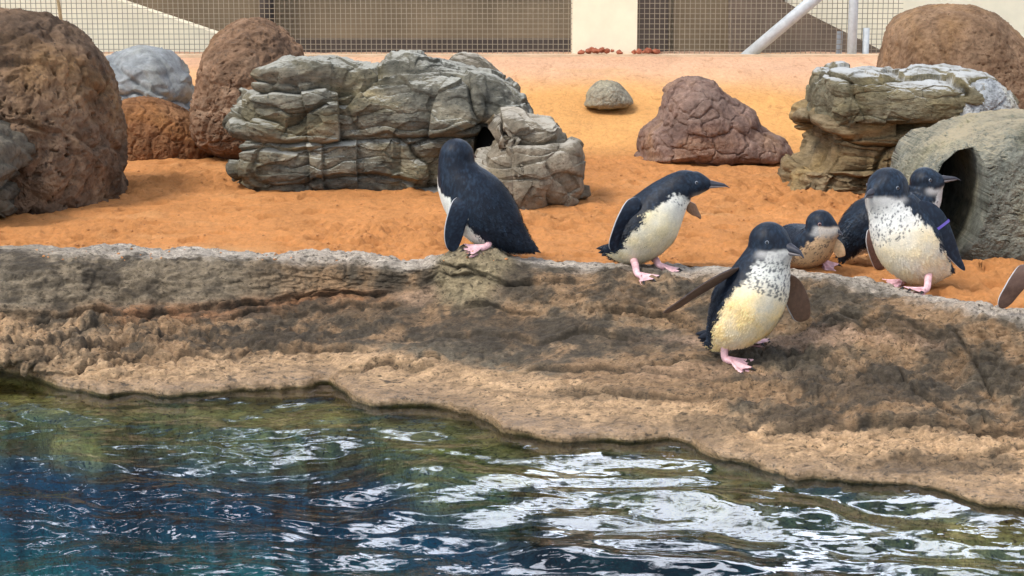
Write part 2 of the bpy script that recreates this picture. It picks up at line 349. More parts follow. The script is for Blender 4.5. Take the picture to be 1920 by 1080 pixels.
for pts, wd, dp in [([(618, 716), (650, 700), (700, 690), (770, 688), (832, 683)], 3.2, .016), ([(1228, 686), (1262, 689), (1305, 681)], 4, .014),
                    ([(1110, 590), (1180, 583), (1245, 590), (1290, 615), (1330, 641)], 3, .013), ([(1330, 670), (1420, 660), (1500, 672), (1540, 681)], 3, .010),
                    ([(400, 578), (470, 574), (510, 566), (640, 552)], 3, .012), ([(1690, 700), (1720, 750), (1800, 790), (1900, 840)], 4, .013),
                    ([(1790, 620), (1830, 680), (1860, 740)], 4, .012), ([(1080, 735), (1140, 738), (1190, 748)], 3, .009), ([(820, 505), (860, 535), (950, 540), (1010, 525)], 3, .012),
                    ([(1590, 610), (1650, 606), (1690, 608)], 3, .010), ([(0, 640), (60, 650), (120, 640), (200, 620)], 4, .02), ([(0, 690), (70, 672), (160, 660), (240, 640)], 4, .02),
                    ([(150, 700), (210, 680), (300, 668)], 3, .014), ([(1500, 815), (1560, 822), (1600, 826)], 3, .009), ([(330, 610), (420, 640), (560, 650), (660, 660)], 4, .014), ([(20, 605), (120, 600), (210, 585)], 3, .014)]:
    dd = poly_dist(px+wob, py+wob, pts); crk = np.maximum(crk, np.clip(1-dd/wd/1.1, 0, 1)*(.3+.7*sm(-.2, .2, w1))); P2 -= Nn*(1.4*dp*np.clip(1-dd/wd/1.2, 0, 1)*above)[..., None]
# colours (patches of stone, lichen, dust, algae; paler crest; darker cracks and shelf undersides)
tan = np.array([.41, .265, .145]); brown = np.array([.225, .14, .075]); grey = np.array([.175, .145, .10]); dark = np.array([.045, .035, .024])
rust = np.array([.24, .11, .05]); pale = np.array([.38, .33, .27]); olive = np.array([.66, .48, .16]); moss = np.array([.05, .045, .012]); green = np.array([.36, .33, .08])
nA = fbm(P, 4, 5, 101, .6); nB = fbm(P, 11, 5, 151, .65); nC = fbm(P, 30, 4, 181, .6)
def lay(c, col, m): return c*(1-m[..., None])+col*m[..., None]
col = np.broadcast_to(brown, P.shape).copy()
col = lay(col, grey, sm(-.1, .25, nA+nB*.5))
mt = sm(-10, 12, py-yM-4+75*nB+45*nC); col = lay(col, tan, mt*.95)
hump = sm(640, 420, px)*sm(10, -30, py-yK)+0*px; col = lay(col, grey*.9, hump*.8); col = lay(col, dark, hump*sm(.0, .3, nB+nC*.6+.05)*.6)
col = lay(col, tan, sm(260, 80, px)*sm(0, 40, py-yK)*.7)
band = np.exp(-((py-yK)/16)**2)*sm(850, 600, px)*sm(150, 260, px); col = lay(col, rust, band*.75)
dk = sm(.02, .26, nA*.8+nB*.9+.12)*sm(30, -20, py-yM); col = lay(col, dark, dk*.8)
for cx, cy, rx, ry, k in [(520, 635, 250, 26, .9), (690, 600, 180, 40, .6), (1640, 740, 190, 55, .8), (1500, 790, 120, 30, .8), (1330, 800, 90, 30, .6), (1750, 870, 160, 22, .75), (60, 660, 100, 30, .5), (1180, 560, 90, 30, .6), (980, 620, 260, 40, .75), (1180, 650, 160, 26, .6), (1400, 600, 140, 30, .5), (1700, 620, 160, 26, .6), (1560, 570, 120, 20, .45), (1820, 700, 120, 60, .4), (1130, 740, 160, 14, .5)]:
    e = np.exp(-((px-cx)/rx)**2-((py-cy)/ry)**2); col = lay(col, dark*1.15, k*sm(.35, .75, e+nB*1.2+nC*.7))
for cx, cy, rx, ry, k in [(1500, 640, 260, 22, .6), (1330, 700, 200, 14, .3), (830, 560, 120, 18, .4)]:
    e = np.exp(-((px-cx)/rx)**2-((py-cy)/ry)**2); col = lay(col, np.array([.42, .27, .17]), k*sm(.3, .8, e+nB))
mnd = sm(.2, .6, g); col = lay(col, np.array([.24, .19, .11]), mnd*.9); col = lay(col, dark, mnd*sm(.05, .3, nB+nC)*.8)
cre = sm(22, 2, py-yC+30*nB)*sm(0.15, .22, P[..., 2])*(1-.85*mnd); col = lay(col, pale, cre*(.85-.5*sm(300, 0, px)))
col = lay(col, np.array([.03, .024, .016]), crk*.85*above)
wet = sm(.016, .002, P2[..., 2]+.012*nB)*sm(-.06, -.02, P2[..., 2])*(1-0*px); wv_ = .35+.65*sm(-.15, .2, fbm(P*np.array([1, 1, .2]), 6, 3, 402)); col = lay(col, moss, wet*.92*wv_); col = lay(col, tan*.42, sm(.055, .018, P2[..., 2]+.05*nB+.03*nC)*(1-wet)*.65*sm(-.02, .0, P2[..., 2]))
ol = sm(-.012, -.03, P2[..., 2]); col = lay(col, olive, ol); col = lay(col, green, ol*sm(-.05, .3, nA+.5*nB)); col = lay(col, moss, ol*sm(.2, .45, nB)*.6)
nD = fbm(P*np.array([1, .3, .5]), 2.4, 5, 301, .6); deep = lay(lay(np.broadcast_to([.004, .10, .165], P.shape), np.array([.015, .26, .30]), sm(-.1, .25, nD)), np.array([.03, .27, .21]), sm(-.30, -.55, P2[..., 2]+.3*nD)); deep = lay(deep, lay(np.broadcast_to([.004, .02, .022], P.shape), np.array([.01, .10, .09]), sm(.0, .3, nD)), sm(700, 1250, px+350*nD)); dm = sm(-.10, -.22, P2[..., 2]+.07*nD); col = col*(1-dm[..., None])+deep*dm[..., None]  # blue to green-black below the shelf stands in for haze in deep water
dry = sm(0.0, .05, P2[..., 2]+.02*nB)
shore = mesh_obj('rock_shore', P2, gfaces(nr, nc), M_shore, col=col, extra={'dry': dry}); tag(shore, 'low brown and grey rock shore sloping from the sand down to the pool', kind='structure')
bv_shore = BVHTree.FromPolygons(P2.reshape(-1, 3).tolist(), gfaces(nr, nc).tolist())

# ------------------------------------------------------------------ sand sheet
scol = np.concatenate([np.linspace(-1600, -60, 60), np.linspace(-50, 1970, 520), np.linspace(1985, 3500, 60)])
y0 = np.interp(scol, cols, Cr[:, 1])+.05
tt = np.concatenate([np.linspace(0, 1, 420)**1.25])
Y = y0[None, :]+(9.1-y0[None, :])*tt[:, None]
X = (scol-960)[None, :]/F*Y*1.0/ct*1.02
P = np.stack([X, Y, zs(X, Y)], -1)
near = sm(7.6, 6.6, P[..., 1])
Q = P*np.array([1, 1, 1])
a = fbm(Q, 4.2, 4, 5); b1 = fbm(Q*np.array([1, 1.7, 1]), 16, 4, 6, .6); w_, w2_, wi = worley(Q*np.array([1, 1.3, 1]), 9, 2)
foot = np.clip(1-w_*2.2, 0, 1)*(wi > .45)
P[..., 2] += near*(.026*a+.050*b1*(.4+1.2*sm(-.2, .3, fbm(Q, 2.2, 3, 41)))-.06*foot)+(1-near)*(.010*a+.004*b1) + (.002+.007*near)*fbm(Q*np.array([.7, 1, 1]), 42, 4, 8)
spx, spy = PX(P)
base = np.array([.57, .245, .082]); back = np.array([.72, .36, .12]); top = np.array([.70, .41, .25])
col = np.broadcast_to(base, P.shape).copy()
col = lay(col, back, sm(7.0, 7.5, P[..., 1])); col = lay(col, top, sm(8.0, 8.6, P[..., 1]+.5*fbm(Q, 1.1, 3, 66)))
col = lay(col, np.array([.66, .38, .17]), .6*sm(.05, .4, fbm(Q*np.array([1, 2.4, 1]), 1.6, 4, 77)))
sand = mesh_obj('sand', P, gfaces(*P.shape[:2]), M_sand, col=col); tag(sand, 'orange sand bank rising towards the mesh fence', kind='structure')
bv_sand = BVHTree.FromPolygons(P.reshape(-1, 3).tolist(), gfaces(*P.shape[:2]).tolist())
def hit(px, py):
    d = U(px, py, 1.)-np.array([0, 0, HC]); o = Vector((0, 0, HC)); d = Vector(d).normalized(); best = None
    for b in (bv_shore, bv_sand):
        h = b.ray_cast(o, d)
        if h[0] is not None and (best is None or h[3] < best[3]): best = h
    return np.array(best[0])
def gz(x, y):
    z = -1
    for b in (bv_shore, bv_sand):
        h = b.ray_cast(Vector((x, y, 3)), Vector((0, 0, -1)))
        if h[0] is not None: z = max(z, h[0].z)
    return z

# ------------------------------------------------------------------ pool
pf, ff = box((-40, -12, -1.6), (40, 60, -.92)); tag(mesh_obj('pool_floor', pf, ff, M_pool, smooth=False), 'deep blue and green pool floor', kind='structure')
wc = np.concatenate([np.linspace(-1900, -80, 40), np.linspace(-60, 1980, 900), np.linspace(2000, 3900, 40)])
wr = np.concatenate([np.linspace(4200, 1180, 60), np.linspace(1170, 690, 560), np.linspace(688, 600, 20)])
PXg, PYg = np.meshgrid(wc, wr); D = DZ(PYg, 0.); P = U(PXg, PYg, D); P[..., 2] = 0
xx, yy = P[..., 0], P[..., 1]
W0 = np.stack([xx, yy, xx*0], -1); wx = fbm(W0, 1.6, 3, 200); wy = fbm(W0, 1.6, 3, 230)
gx = xx+.16*wx; gy = yy+.16*wy; h = 0
for k in range(20):
    an = rng.normal(0, .6)+.35; lam = .11*5.5**(k/19)*rng.uniform(.85, 1.15); kk = 2*np.pi/lam
    ph = kk*(gx*math.sin(an)+gy*math.cos(an))+rng.uniform(0, 6.28)
    h = h + lam*.0060*rng.uniform(.6, 1.2)*(np.sin(ph)+.25*np.sin(2*ph+.6))
c0 = U(1130, 900, DZ(900, 0.)); rr = np.hypot(xx-c0[0], (yy-c0[1])+.45)+.02*wx
h = h + .0022*np.sin(rr*2*np.pi/.15)*np.exp(-((rr-.5)/.3)**2)
h2 = .0022*fbm(np.stack([gx, gy*1.6, xx*0], -1), 11, 3, 260, .45)/.3
shelt = .25+.75*sm(0, .35, np.interp(PXg, cols, WL[:, 1])-yy)
lf = 1-.35*sm(1000, 300, PXg)
P[..., 2] = (h+h2*(.5+.9*sm(1100, 500, PXg)))*shelt
water = mesh_obj('water', P, gfaces(*P.shape[:2]), M_water); tag(water, 'rippled pool water reflecting the sky', kind='structure')

# ------------------------------------------------------------------ rocks
def rock(name, label, poly, D, Tf, Tb, centre, style, mat, n=2.6, Nn_=420, Mf=150, seed=0, amp=1., holes=(), smoothp=True, group=None, cat='rock', base=None):
    pl = crom(poly, 700, True) if smoothp else np.concatenate([np.linspace(poly[i], poly[(i+1) % len(poly)], 40, endpoint=False) for i in range(len(poly))])
    W = U(pl[:, 0], pl[:, 1], D); c = U(centre[0], centre[1], D)
    rel = W[:, [0, 2]]-c[[0, 2]]; ang = np.arctan2(rel[:, 1], rel[:, 0]); rad = np.hypot(rel[:, 0], rel[:, 1])
    o = np.argsort(ang); ang, rad = ang[o], rad[o]
    A = np.linspace(-np.pi, np.pi, Nn_, endpoint=False)
    Rr = np.interp(A, np.concatenate([ang-2*np.pi, ang, ang+2*np.pi]), np.tile(rad, 3))
    ta = np.linspace(.0, np.pi/2, 4000); gd = np.sin(ta)**(2/n); hd = np.cos(ta)**(2/n)
    def prof_(T_, k):                   # even steps along the front-to-back profile
        ar = np.concatenate([[0], np.cumsum(np.hypot(np.diff(gd)*rad.mean(), np.diff(hd)*T_*.8))]); q_ = np.linspace(ar[-1]*.004, ar[-1], k)
        return np.interp(q_, ar, gd), np.interp(q_, ar, hd)
    g, hf = prof_(Tf, int(Mf*1.3)); gb, hb = prof_(Tb, max(Mf//3, 20)); gb = gb[::-1][1:]; hb = hb[::-1][1:]
    G = np.concatenate([g, gb]); H = np.concatenate([-Tf*hf, Tb*hb])
    P = np.stack([c[0]+np.cos(A)[None]*Rr[None]*G[:, None], D+np.repeat(H[:, None], Nn_, 1), c[2]+np.sin(A)[None]*Rr[None]*G[:, None]], -1)
    Nm = gnormal(P, True); cc = np.array([c[0], D, c[2]])
    if ((P-cc)*Nm).sum() < 0: Nm = -Nm
    S = P+seed*3.7; size = Rr.mean()
    if style == 'boulder':
        wv = .25*size*fbm(S, 2.2/size, 3, 12)[..., None]
        d = .13*size*fbm(S, 1.2/size, 3, 1)+.10*size*(fbm(S+wv, 3.2/size, 6, 2, .62, True)-.2)+.045*size*fbm(S*np.array([1, 1, 1.6])+wv, 9/size, 5, 3, .7)
        a_, b_, i_ = worley(S+wv, 1.7/size, 3); d -= .05*size*np.clip(1-(b_-a_)*7, 0, 1)
        pit = fbm(S+wv*.5, 13/size, 3, 40, .6); d -= .055*size*sm(.12, .32, pit)
    elif style == 'smooth':
        wv = .2*size*fbm(S, 2.2/size, 3, 12)[..., None]
        d = .10*size*fbm(S, 1.3/size, 3, 1)+.07*size*fbm(S+wv, 5/size, 6, 2, .68)+.03*size*(fbm(S+wv, 8/size, 5, 4, .6, True)-.2)-.03*size*sm(.15, .35, fbm(S*np.array([1, 1, 2.5])+wv, 9/size, 3, 40, .6))
    elif style == 'cracked':
        a_, b_, i_ = worley(S*np.array([1, 1, 1.25])+.34*size*np.stack([fbm(S, 2.5/size, 4, 12), fbm(S, 2.5/size, 4, 13), fbm(S, 2.5/size, 4, 14)], -1), 2.3/size, 3)
        d = .10*size*fbm(S, 1.5/size, 3, 1)-.036*size*np.clip(1-(b_-a_)*3.6, 0, 1)**2+.07*size*(i_-.5)+.05*size*fbm(S, 6/size, 6, 2, .65)+.03*size*(fbm(S, 5/size, 5, 6, .6, True)-.2)
    else:                               # bedded stone: stacked layers that stick out unevenly
        fz = style[1]; tl = style[2] if len(style) > 2 else .0
        zz = (S[..., 2]+tl*S[..., 0]+.07*fbm(S, 1.8, 3, 20)+.016*fbm(S, 9, 4, 21))*fz
        li = np.floor(zz); f = zz-li
        def hs(i, s, q=2.2): return gn(np.stack([S[..., 0]*q, S[..., 1]*q, i*5.37+s], -1), s)*1.6
        cell = np.floor(S[..., 0]*5+2.5*gn(np.stack([li*.7+.3, S[..., 2]*2, S[..., 0]*3], -1), 9))
        hv = (_h(cell.astype(np.int64), li.astype(np.int64), (li*0).astype(np.int64), 77) & 1023)/1023.-.5
        prof = np.sin(np.pi*np.clip(f, 0, 1))**.45
        side = 1-np.abs(Nm[..., 2])**2; bk, bk2, bid = worley(np.stack([S[..., 0]*2.6, S[..., 1]*2.6, li*3.7+.5], -1), 1., 19); d = side*(.085*(bid-.5)+.035*hs(li, 4, 2.)+.02*(prof-.7)-.03*np.exp(-(np.minimum(f, 1-f)/.05)**2)-.022*np.clip(1-(bk2-bk)*9, 0, 1))
        zz2 = zz*3.1+2*fbm(S, 4, 3, 50); l2 = np.floor(zz2); f2 = zz2-l2
        d = d+side*(.012*(np.sin(np.pi*f2)**.4-.7)+.016*hs(l2, 8, 6))
        wv = .12*fbm(S, 3, 3, 12)[..., None]; d = d+.075*fbm(S, 3, 3, 1)+.022*(fbm(S*np.array([.8, .8, 1.9])+wv, 7, 6, 2, .62, True)-.2)+.012*fbm(S, 30, 4, 3, .65)
        a_, b_, i_ = worley(S*np.array([.7, .7, 1.5])+wv*1.6, 3.6, 3); d = d-.03*np.clip(1-(b_-a_)*8, 0, 1)+.12*(i_-.5); a_, b_, i2 = worley(S*np.array([1, 1, 2.4])+wv*1.2, 8, 13); d = d+.03*(i2-.5)
    P = P+Nm*(d*amp)[..., None]
    for hp, dep, soft in holes:         # a burrow mouth pressed deep into the stone
        hpx, hpy = PX(P); front = (P[..., 1] < D+.01)
        ins = np.zeros(hpx.shape, bool); m = len(hp)
        for i in range(m):
            x0, y0_ = hp[i]; x1, y1 = hp[(i+1) % m]
            cr_ = ((y0_ > hpy) != (y1 > hpy)) & (hpx < (x1-x0)*(hpy-y0_)/((y1-y0_) if y1 != y0_ else 1e-9)+x0); ins ^= cr_
        dd = poly_dist(hpx, hpy, list(hp)+[hp[0]]); mk = np.where(ins, np.clip(dd/soft, 0, 1), 0)*front
        P[..., 1] += dep*mk**.7
    loc = np.array([c[0], D, gz(c[0], D)]) if base is None else np.array(base)
    o = mesh_obj(name, P, gfaces(P.shape[0], Nn_, True), mat, loc=loc); return tag(o, label, cat, group)

m_brown = rock_mat('brown_boulder', (.06, .04, .028), (.19, .12, .075), (.31, .195, .11), 4, spot=(.06, .045, .035))
m_mauve = rock_mat('mauve_brown_boulder', (.085, .055, .038), (.23, .135, .08), (.36, .235, .15), 4, spot=(.08, .06, .045))
m_blue = rock_mat('blue_grey_stone', (.19, .20, .20), (.27, .28, .275), (.35, .355, .345), 3, spot=(.17, .18, .19), bd=.004)
m_rust = rock_mat('rusty_stone', (.12, .055, .028), (.25, .12, .055), (.34, .18, .085), 5, spot=(.10, .05, .03))
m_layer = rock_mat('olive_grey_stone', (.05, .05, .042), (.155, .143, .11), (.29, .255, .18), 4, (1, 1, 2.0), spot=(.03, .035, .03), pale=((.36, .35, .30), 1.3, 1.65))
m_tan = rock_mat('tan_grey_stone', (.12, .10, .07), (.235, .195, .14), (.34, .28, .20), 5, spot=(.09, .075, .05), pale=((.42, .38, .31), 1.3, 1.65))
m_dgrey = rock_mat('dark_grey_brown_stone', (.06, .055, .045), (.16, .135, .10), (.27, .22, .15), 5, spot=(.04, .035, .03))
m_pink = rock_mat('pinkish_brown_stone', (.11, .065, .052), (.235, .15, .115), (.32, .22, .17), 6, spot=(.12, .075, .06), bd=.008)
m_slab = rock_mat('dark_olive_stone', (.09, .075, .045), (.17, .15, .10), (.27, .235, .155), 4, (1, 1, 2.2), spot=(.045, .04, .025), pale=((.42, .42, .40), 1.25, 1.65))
m_ochre = rock_mat('ochre_brown_stone', (.12, .085, .045), (.235, .175, .10), (.35, .265, .155), 4, (1, 1, 3.), spot=(.06, .045, .025))
m_smooth = rock_mat('round_brown_boulder', (.11, .06, .032), (.24, .15, .09), (.32, .205, .125), 5, spot=(.08, .05, .03), bd=.008)
m_cave = rock_mat('green_grey_stone', (.08, .085, .07), (.185, .185, .15), (.28, .265, .20), 5, spot=(.07, .075, .055), pale=((.34, .28, .18), 1.1, 1.9), bd=.006)
m_gs = rock_mat('small_grey_stone', (.18, .16, .12), (.30, .27, .20), (.38, .34, .25), 8, spot=(.1, .09, .07), bd=.005)
m_whitish = rock_mat('white_crusted_stone', (.22, .22, .22), (.42, .43, .43), (.46, .45, .42), 6, spot=(.1, .1, .09))

rock('boulder', 'huge mottled brown boulder on the sand at the left edge, tallest of all', [(-90, 60), (-20, 26), (40, 22), (110, 40), (158, 82), (190, 133), (208, 195), (220, 270), (220, 330), (210, 385), (120, 420), (-60, 450), (-170, 430), (-190, 200)], 6.05, .42, .45, (30, 330), 'boulder', m_brown, 2.8, 700, 240, 1)
rock('rock', 'dark grey-brown rock at the left edge leaning against the huge boulder', [(-150, 225), (-50, 240), (0, 252), (18, 275), (18, 330), (24, 375), (0, 420), (-60, 440), (-150, 430)], 5.55, .2, .25, (-40, 370), ('bed', 7), m_dgrey, 3, 260, 90, 2, .8)
rock('rock', 'pale blue-grey rock with slanting folds behind the rusty low rock', [(200, 130), (235, 97), (270, 87), (305, 94), (330, 118), (345, 155), (365, 190), (380, 240), (290, 270), (200, 250)], 7.9, .3, .3, (285, 225), ('bed', 6, .5), m_blue, 2.4, 260, 90, 3, .55)
rock('rock', 'low rusty brown rock between the huge boulder and the upright brown one', [(200, 230), (230, 190), (270, 184), (325, 198), (370, 222), (398, 262), (400, 296), (300, 310), (190, 305)], 7.25, .2, .25, (300, 285), 'boulder', m_rust, 2.6, 300, 100, 4)
rock('boulder', 'upright mauve-brown boulder standing behind the left end of the long layered rock', [(362, 200), (374, 150), (388, 95), (420, 55), (470, 36), (515, 46), (550, 75), (568, 110), (560, 240), (500, 295), (420, 290), (375, 262)], 7.2, .3, .3, (460, 230), 'boulder', m_mauve, 2.6, 460, 160, 5)
rock('rock', 'brownish grey rock peeking out behind the top of the long layered rock', [(838, 150), (845, 108), (880, 100), (912, 112), (945, 145), (972, 180), (940, 220), (850, 220)], 7.4, .2, .2, (900, 190), 'cracked', m_tan, 2.5, 200, 70, 6)
o_big = rock('layered_rock', 'long olive-grey layered rock, the widest in the enclosure', [(450, 330), (454, 245), (474, 210), (492, 168), (512, 132), (550, 122), (610, 120), (650, 126), (700, 134), (760, 132), (830, 142), (900, 152), (935, 165), (965, 200), (982, 235), (1000, 300), (990, 372), (860, 372), (700, 350), (540, 354)], 6.5, .34, .4, (700, 300), ('bed', 5.4), m_layer, 4.6, 1100, 260, 7, .9,
     holes=[([(886, 310), (890, 262), (905, 238), (945, 240), (955, 275), (920, 335)], .22, 8)])
rock('cave_rock', 'tan-grey overhanging rock beside the burrow mouth, behind the hunched penguin', [(905, 325), (925, 290), (950, 260), (948, 240), (928, 226), (930, 214), (980, 211), (1045, 220), (1058, 250), (1074, 278), (1078, 350), (1056, 376), (960, 385), (880, 370)], 5.98, .18, .3, (985, 320), ('bed', 5), m_tan, 3.5, 520, 170, 8, .55)
rock('stone', 'small lone grey stone on the smooth sand slope', [(1098, 188), (1104, 168), (1122, 153), (1142, 150), (1162, 158), (1182, 180), (1184, 196), (1140, 204), (1100, 200)], 7.85, .12, .12, (1140, 188), 'cracked', m_gs, 2.5, 160, 60, 9)
rock('boulder', 'pinkish-brown cracked pyramid-shaped boulder on the sand right of centre', [(1200, 285), (1205, 245), (1235, 220), (1248, 170), (1290, 147), (1330, 150), (1368, 178), (1410, 205), (1425, 235), (1460, 255), (1484, 280), (1470, 302), (1330, 308), (1205, 300)], 7.15, .28, .3, (1330, 270), 'cracked', m_pink, 2.5, 520, 180, 10)
rock('boulder', 'smooth rounded brown boulder in the upper right corner behind the slab', [(1650, 200), (1658, 110), (1672, 50), (1710, 18), (1775, 6), (1840, 14), (1890, 50), (1930, 110), (1960, 190), (1930, 260), (1700, 260)], 7.4, .35, .4, (1800, 200), 'smooth', m_smooth, 2.6, 460, 150, 11, 1.)
rock('rock_block', 'ochre-brown bedded rock block lying under the pale-topped slab', [(1476, 335), (1482, 298), (1510, 278), (1512, 240), (1525, 212), (1600, 208), (1800, 208), (1830, 260), (1820, 380), (1700, 380), (1560, 372), (1470, 362)], 6.35, .3, .35, (1660, 310), ('bed', 10), m_ochre, 4.5, 620, 190, 12, .8)
o_slab = rock('rock_slab', 'dark olive slab with a pale crusted top resting on the ochre block', [(1530, 218), (1530, 170), (1540, 136), (1560, 124), (1640, 128), (1720, 134), (1790, 142), (1840, 152), (1852, 190), (1840, 226), (1700, 231), (1560, 227)], 6.35, .31, .35, (1675, 190), ('bed', 3.2), m_slab, 4.5, 560, 160, 13, .6)
rock('rock', 'whitish crusted crumbling rock at the right end of the pale-topped slab', [(1795, 170), (1812, 150), (1850, 146), (1880, 165), (1900, 195), (1905, 225), (1860, 250), (1800, 245), (1775, 210)], 6.15, .15, .2, (1845, 205), 'boulder', m_whitish, 2.6, 260, 90, 14, 1.2)
o_cave = rock('cave_rock', 'green-grey rock at the right edge with a black arched burrow mouth', [(1715, 370), (1728, 325), (1758, 285), (1800, 257), (1860, 236), (1930, 226), (2060, 230), (2120, 300), (2120, 480), (1990, 520), (1850, 500), (1790, 500), (1730, 440)], 5.05, .22, .55, (1850, 400), 'smooth', m_cave, 4.5, 900, 260, 15, 1.,
     holes=[([(1752, 340), (1768, 306), (1796, 282), (1826, 276), (1844, 304), (1856, 350), (1852, 400), (1832, 450), (1806, 480), (1765, 484), (1748, 410)], .6, 4)])

m_hole_shade = plain('hole_shade_black', (.008, .008, .008), .7, .1, 20)  # near-black surface added inside the holes to stand in for shade
def add_hole_shade(par, hp, ya, yb, k):
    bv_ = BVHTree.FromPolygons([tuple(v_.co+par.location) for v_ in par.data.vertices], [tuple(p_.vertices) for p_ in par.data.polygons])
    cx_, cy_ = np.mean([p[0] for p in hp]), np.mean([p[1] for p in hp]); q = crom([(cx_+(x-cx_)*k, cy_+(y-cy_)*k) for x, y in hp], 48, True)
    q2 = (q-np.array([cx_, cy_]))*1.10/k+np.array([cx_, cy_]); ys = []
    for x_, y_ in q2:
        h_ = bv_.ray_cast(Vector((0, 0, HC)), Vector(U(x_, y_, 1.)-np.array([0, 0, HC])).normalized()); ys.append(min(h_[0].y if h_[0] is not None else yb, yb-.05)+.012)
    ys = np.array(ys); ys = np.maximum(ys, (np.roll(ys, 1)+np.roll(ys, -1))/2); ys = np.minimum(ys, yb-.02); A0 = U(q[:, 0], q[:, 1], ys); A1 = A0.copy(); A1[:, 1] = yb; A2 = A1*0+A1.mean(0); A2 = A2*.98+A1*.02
    o = mesh_obj('hole_shade', np.concatenate([A0, A1, A2]), gfaces(3, 48, True), m_hole_shade, par, par.location)
add_hole_shade(o_big, [(886, 310), (890, 262), (905, 238), (945, 240), (955, 275), (920, 335)], 6.22, 6.36, .97)
add_hole_shade(o_cave, [(1752, 340), (1768, 306), (1796, 282), (1826, 276), (1844, 304), (1856, 350), (1852, 400), (1832, 450), (1806, 480), (1765, 484), (1748, 410)], 4.865, 5.34, .99)

# small clods of sand and grit scattered by the birds
cl = []
for k in range(780):
    if k < 780: px_, py_ = rng.uniform(60, 1900), 300+190*rng.uniform()**1.2
    else: px_, py_ = rng.uniform(20, 1900), rng.uniform(560, 760)
    try: g_ = hit(px_, py_)
    except Exception: continue
    if g_[2] < .03: continue
    r_ = rng.uniform(.0015, .0055) if k < 780 else rng.uniform(.001, .003); a_ = np.linspace(0, 2*np.pi, 6, endpoint=False); th_ = np.linspace(.1, np.pi-.1, 4)
    S_ = np.stack([np.sin(th_)[:, None]*np.cos(a_), np.sin(th_)[:, None]*np.sin(a_), np.cos(th_)[:, None]*np.ones(6)*.6], -1)
    cl.append(((g_+S_*r_*rng.uniform(.65, 1.3, (4, 6, 1))).reshape(-1, 3), gfaces(4, 6, True)))
V, Fq = join(cl); tag(mesh_obj('sand_clods', V, Fq, plain('sand_clod', (.45, .20, .075), .95, .35, 90)), 'scattered small clods and grit on the sand and rock', kind='stuff')

# ------------------------------------------------------------------ fence and building behind
m_pipe = plain('galvanised_pipe', (.46, .49, .50), .5, .15, 40)
m_wire = plain('mesh_wire', (.31, .25, .17), .5, .1, 40)
m_cream = plain('cream_render', (.86, .76, .56), .85, .08, 6, .002)
m_brownw = plain('brown_wall', (.22, .155, .09), .85, .2, 3, .004)
m_darkw = plain('dark_wall', (.085, .06, .045), .85, .2, 3, .004)
m_roof = plain('dark_roof', (.05, .05, .05), .7, .1, 3)
FY = 8.86; zt = float(zs(0, 8.9)); mpp = FY/F
def X8(px, Y=FY): return float(U(px, 100, Y)[0])
def Z8(py, Y=FY): return float(U(900, py, Y)[2])
fence = empty('mesh_fence', (0, FY, zt), 'wire mesh fence with galvanised pipe posts along the top of the sand bank', 'fence'); fl = np.array([0, FY, zt])
pr = []
x = X8(-600); sp = 9.4*mpp; xr = X8(1690)
while x < xr:
    pr.append(box((x-.0016, FY-.0014, zt-.1), (x+.0016, FY+.0014, zt+.62))); x += sp
z = zt-.02
while z < zt+.62:
    pr.append(box((X8(-600), FY+.0016, z-.0015), (xr, FY+.0044, z+.0015))); z += sp
V, Fq = join(pr); o = mesh_obj('wire_mesh', V, Fq, m_wire, fence, fl, smooth=False); o['kind'] = 'stuff'
def pipe(name, a, b, r, par=fence, l=fl, m=m_pipe, r1=None):
    V, Fq = tube(a, b, r, 16, r1); return mesh_obj(name, V, Fq, m, par, l)
pipe('brace', U(1388, 116, FY-.06), U(1388+137*1.9, 116-116*1.9, FY-.06), .030)
pipe('post', (X8(1594), FY-.04, zt-.2), (X8(1594), FY-.04, zt+.66), .024)
pipe('post', (X8(1576), FY+.05, zt-.2), (X8(1576), FY+.05, Z8(60)), .016)
pipe('post', (X8(1621), FY-.02, zt-.2), (X8(1621), FY-.02, Z8(52)), .017)
pipe('post', (X8(-480), FY-.04, zt-.2), (X8(-480), FY-.04, zt+.66), .024)
pipe('top_rail', (X8(-600), FY-.02, zt+.64), (xr, FY-.02, zt+.64), .02)
cane = mesh_obj('cane', *tube(U(119, 70, 7.2), U(90, -130, 7.3), .007, 10, .005), plain('dry_cane', (.45, .33, .17), .7, .2), loc=U(119, 70, 7.2)); tag(cane, 'thin tan cane leaning up behind the huge left boulder', 'cane')
kb = mesh_obj('kerb', *box((-7, FY-.12, zt-.2), (7, FY-.05, zt+.012)), plain('pale_kerb', (.62, .46, .30), .9, .15, 20), smooth=False, loc=(0, FY, zt)); tag(kb, 'thin pale kerb at the foot of the mesh fence', 'kerb')
BY = 10.4
def bx(px): return float(U(px, 50, BY)[0])
bld = empty('building', (0, BY, zt-.3), 'cream and brown building wall behind the mesh fence', 'building'); bl = np.array([0, BY, zt-.3])
zb = zt-.4; zT = 1.55; zL = 3.1
mesh_obj('brown_wall', *box((bx(180), BY, zb), (bx(1470), BY+.3, zT)), m_brownw, bld, bl, smooth=False)
mesh_obj('wall', *box((bx(-1500), BY-.02, zb), (bx(180), BY+.3, zT)), m_cream, bld, bl, smooth=False)
mesh_obj('wall', *box((bx(1470), BY-.02, zb), (bx(4000), BY+.3, zT)), m_cream, bld, bl, smooth=False)
mesh_obj('dark_panel', *box((bx(1196), BY-.03, zb), (bx(1252), BY-.01, zT)), m_darkw, bld, bl, smooth=False)
mesh_obj('dark_panel', *box((bx(1368), BY-.04, zb), (bx(1468), BY-.005, zT)), m_darkw, bld, bl, smooth=False)
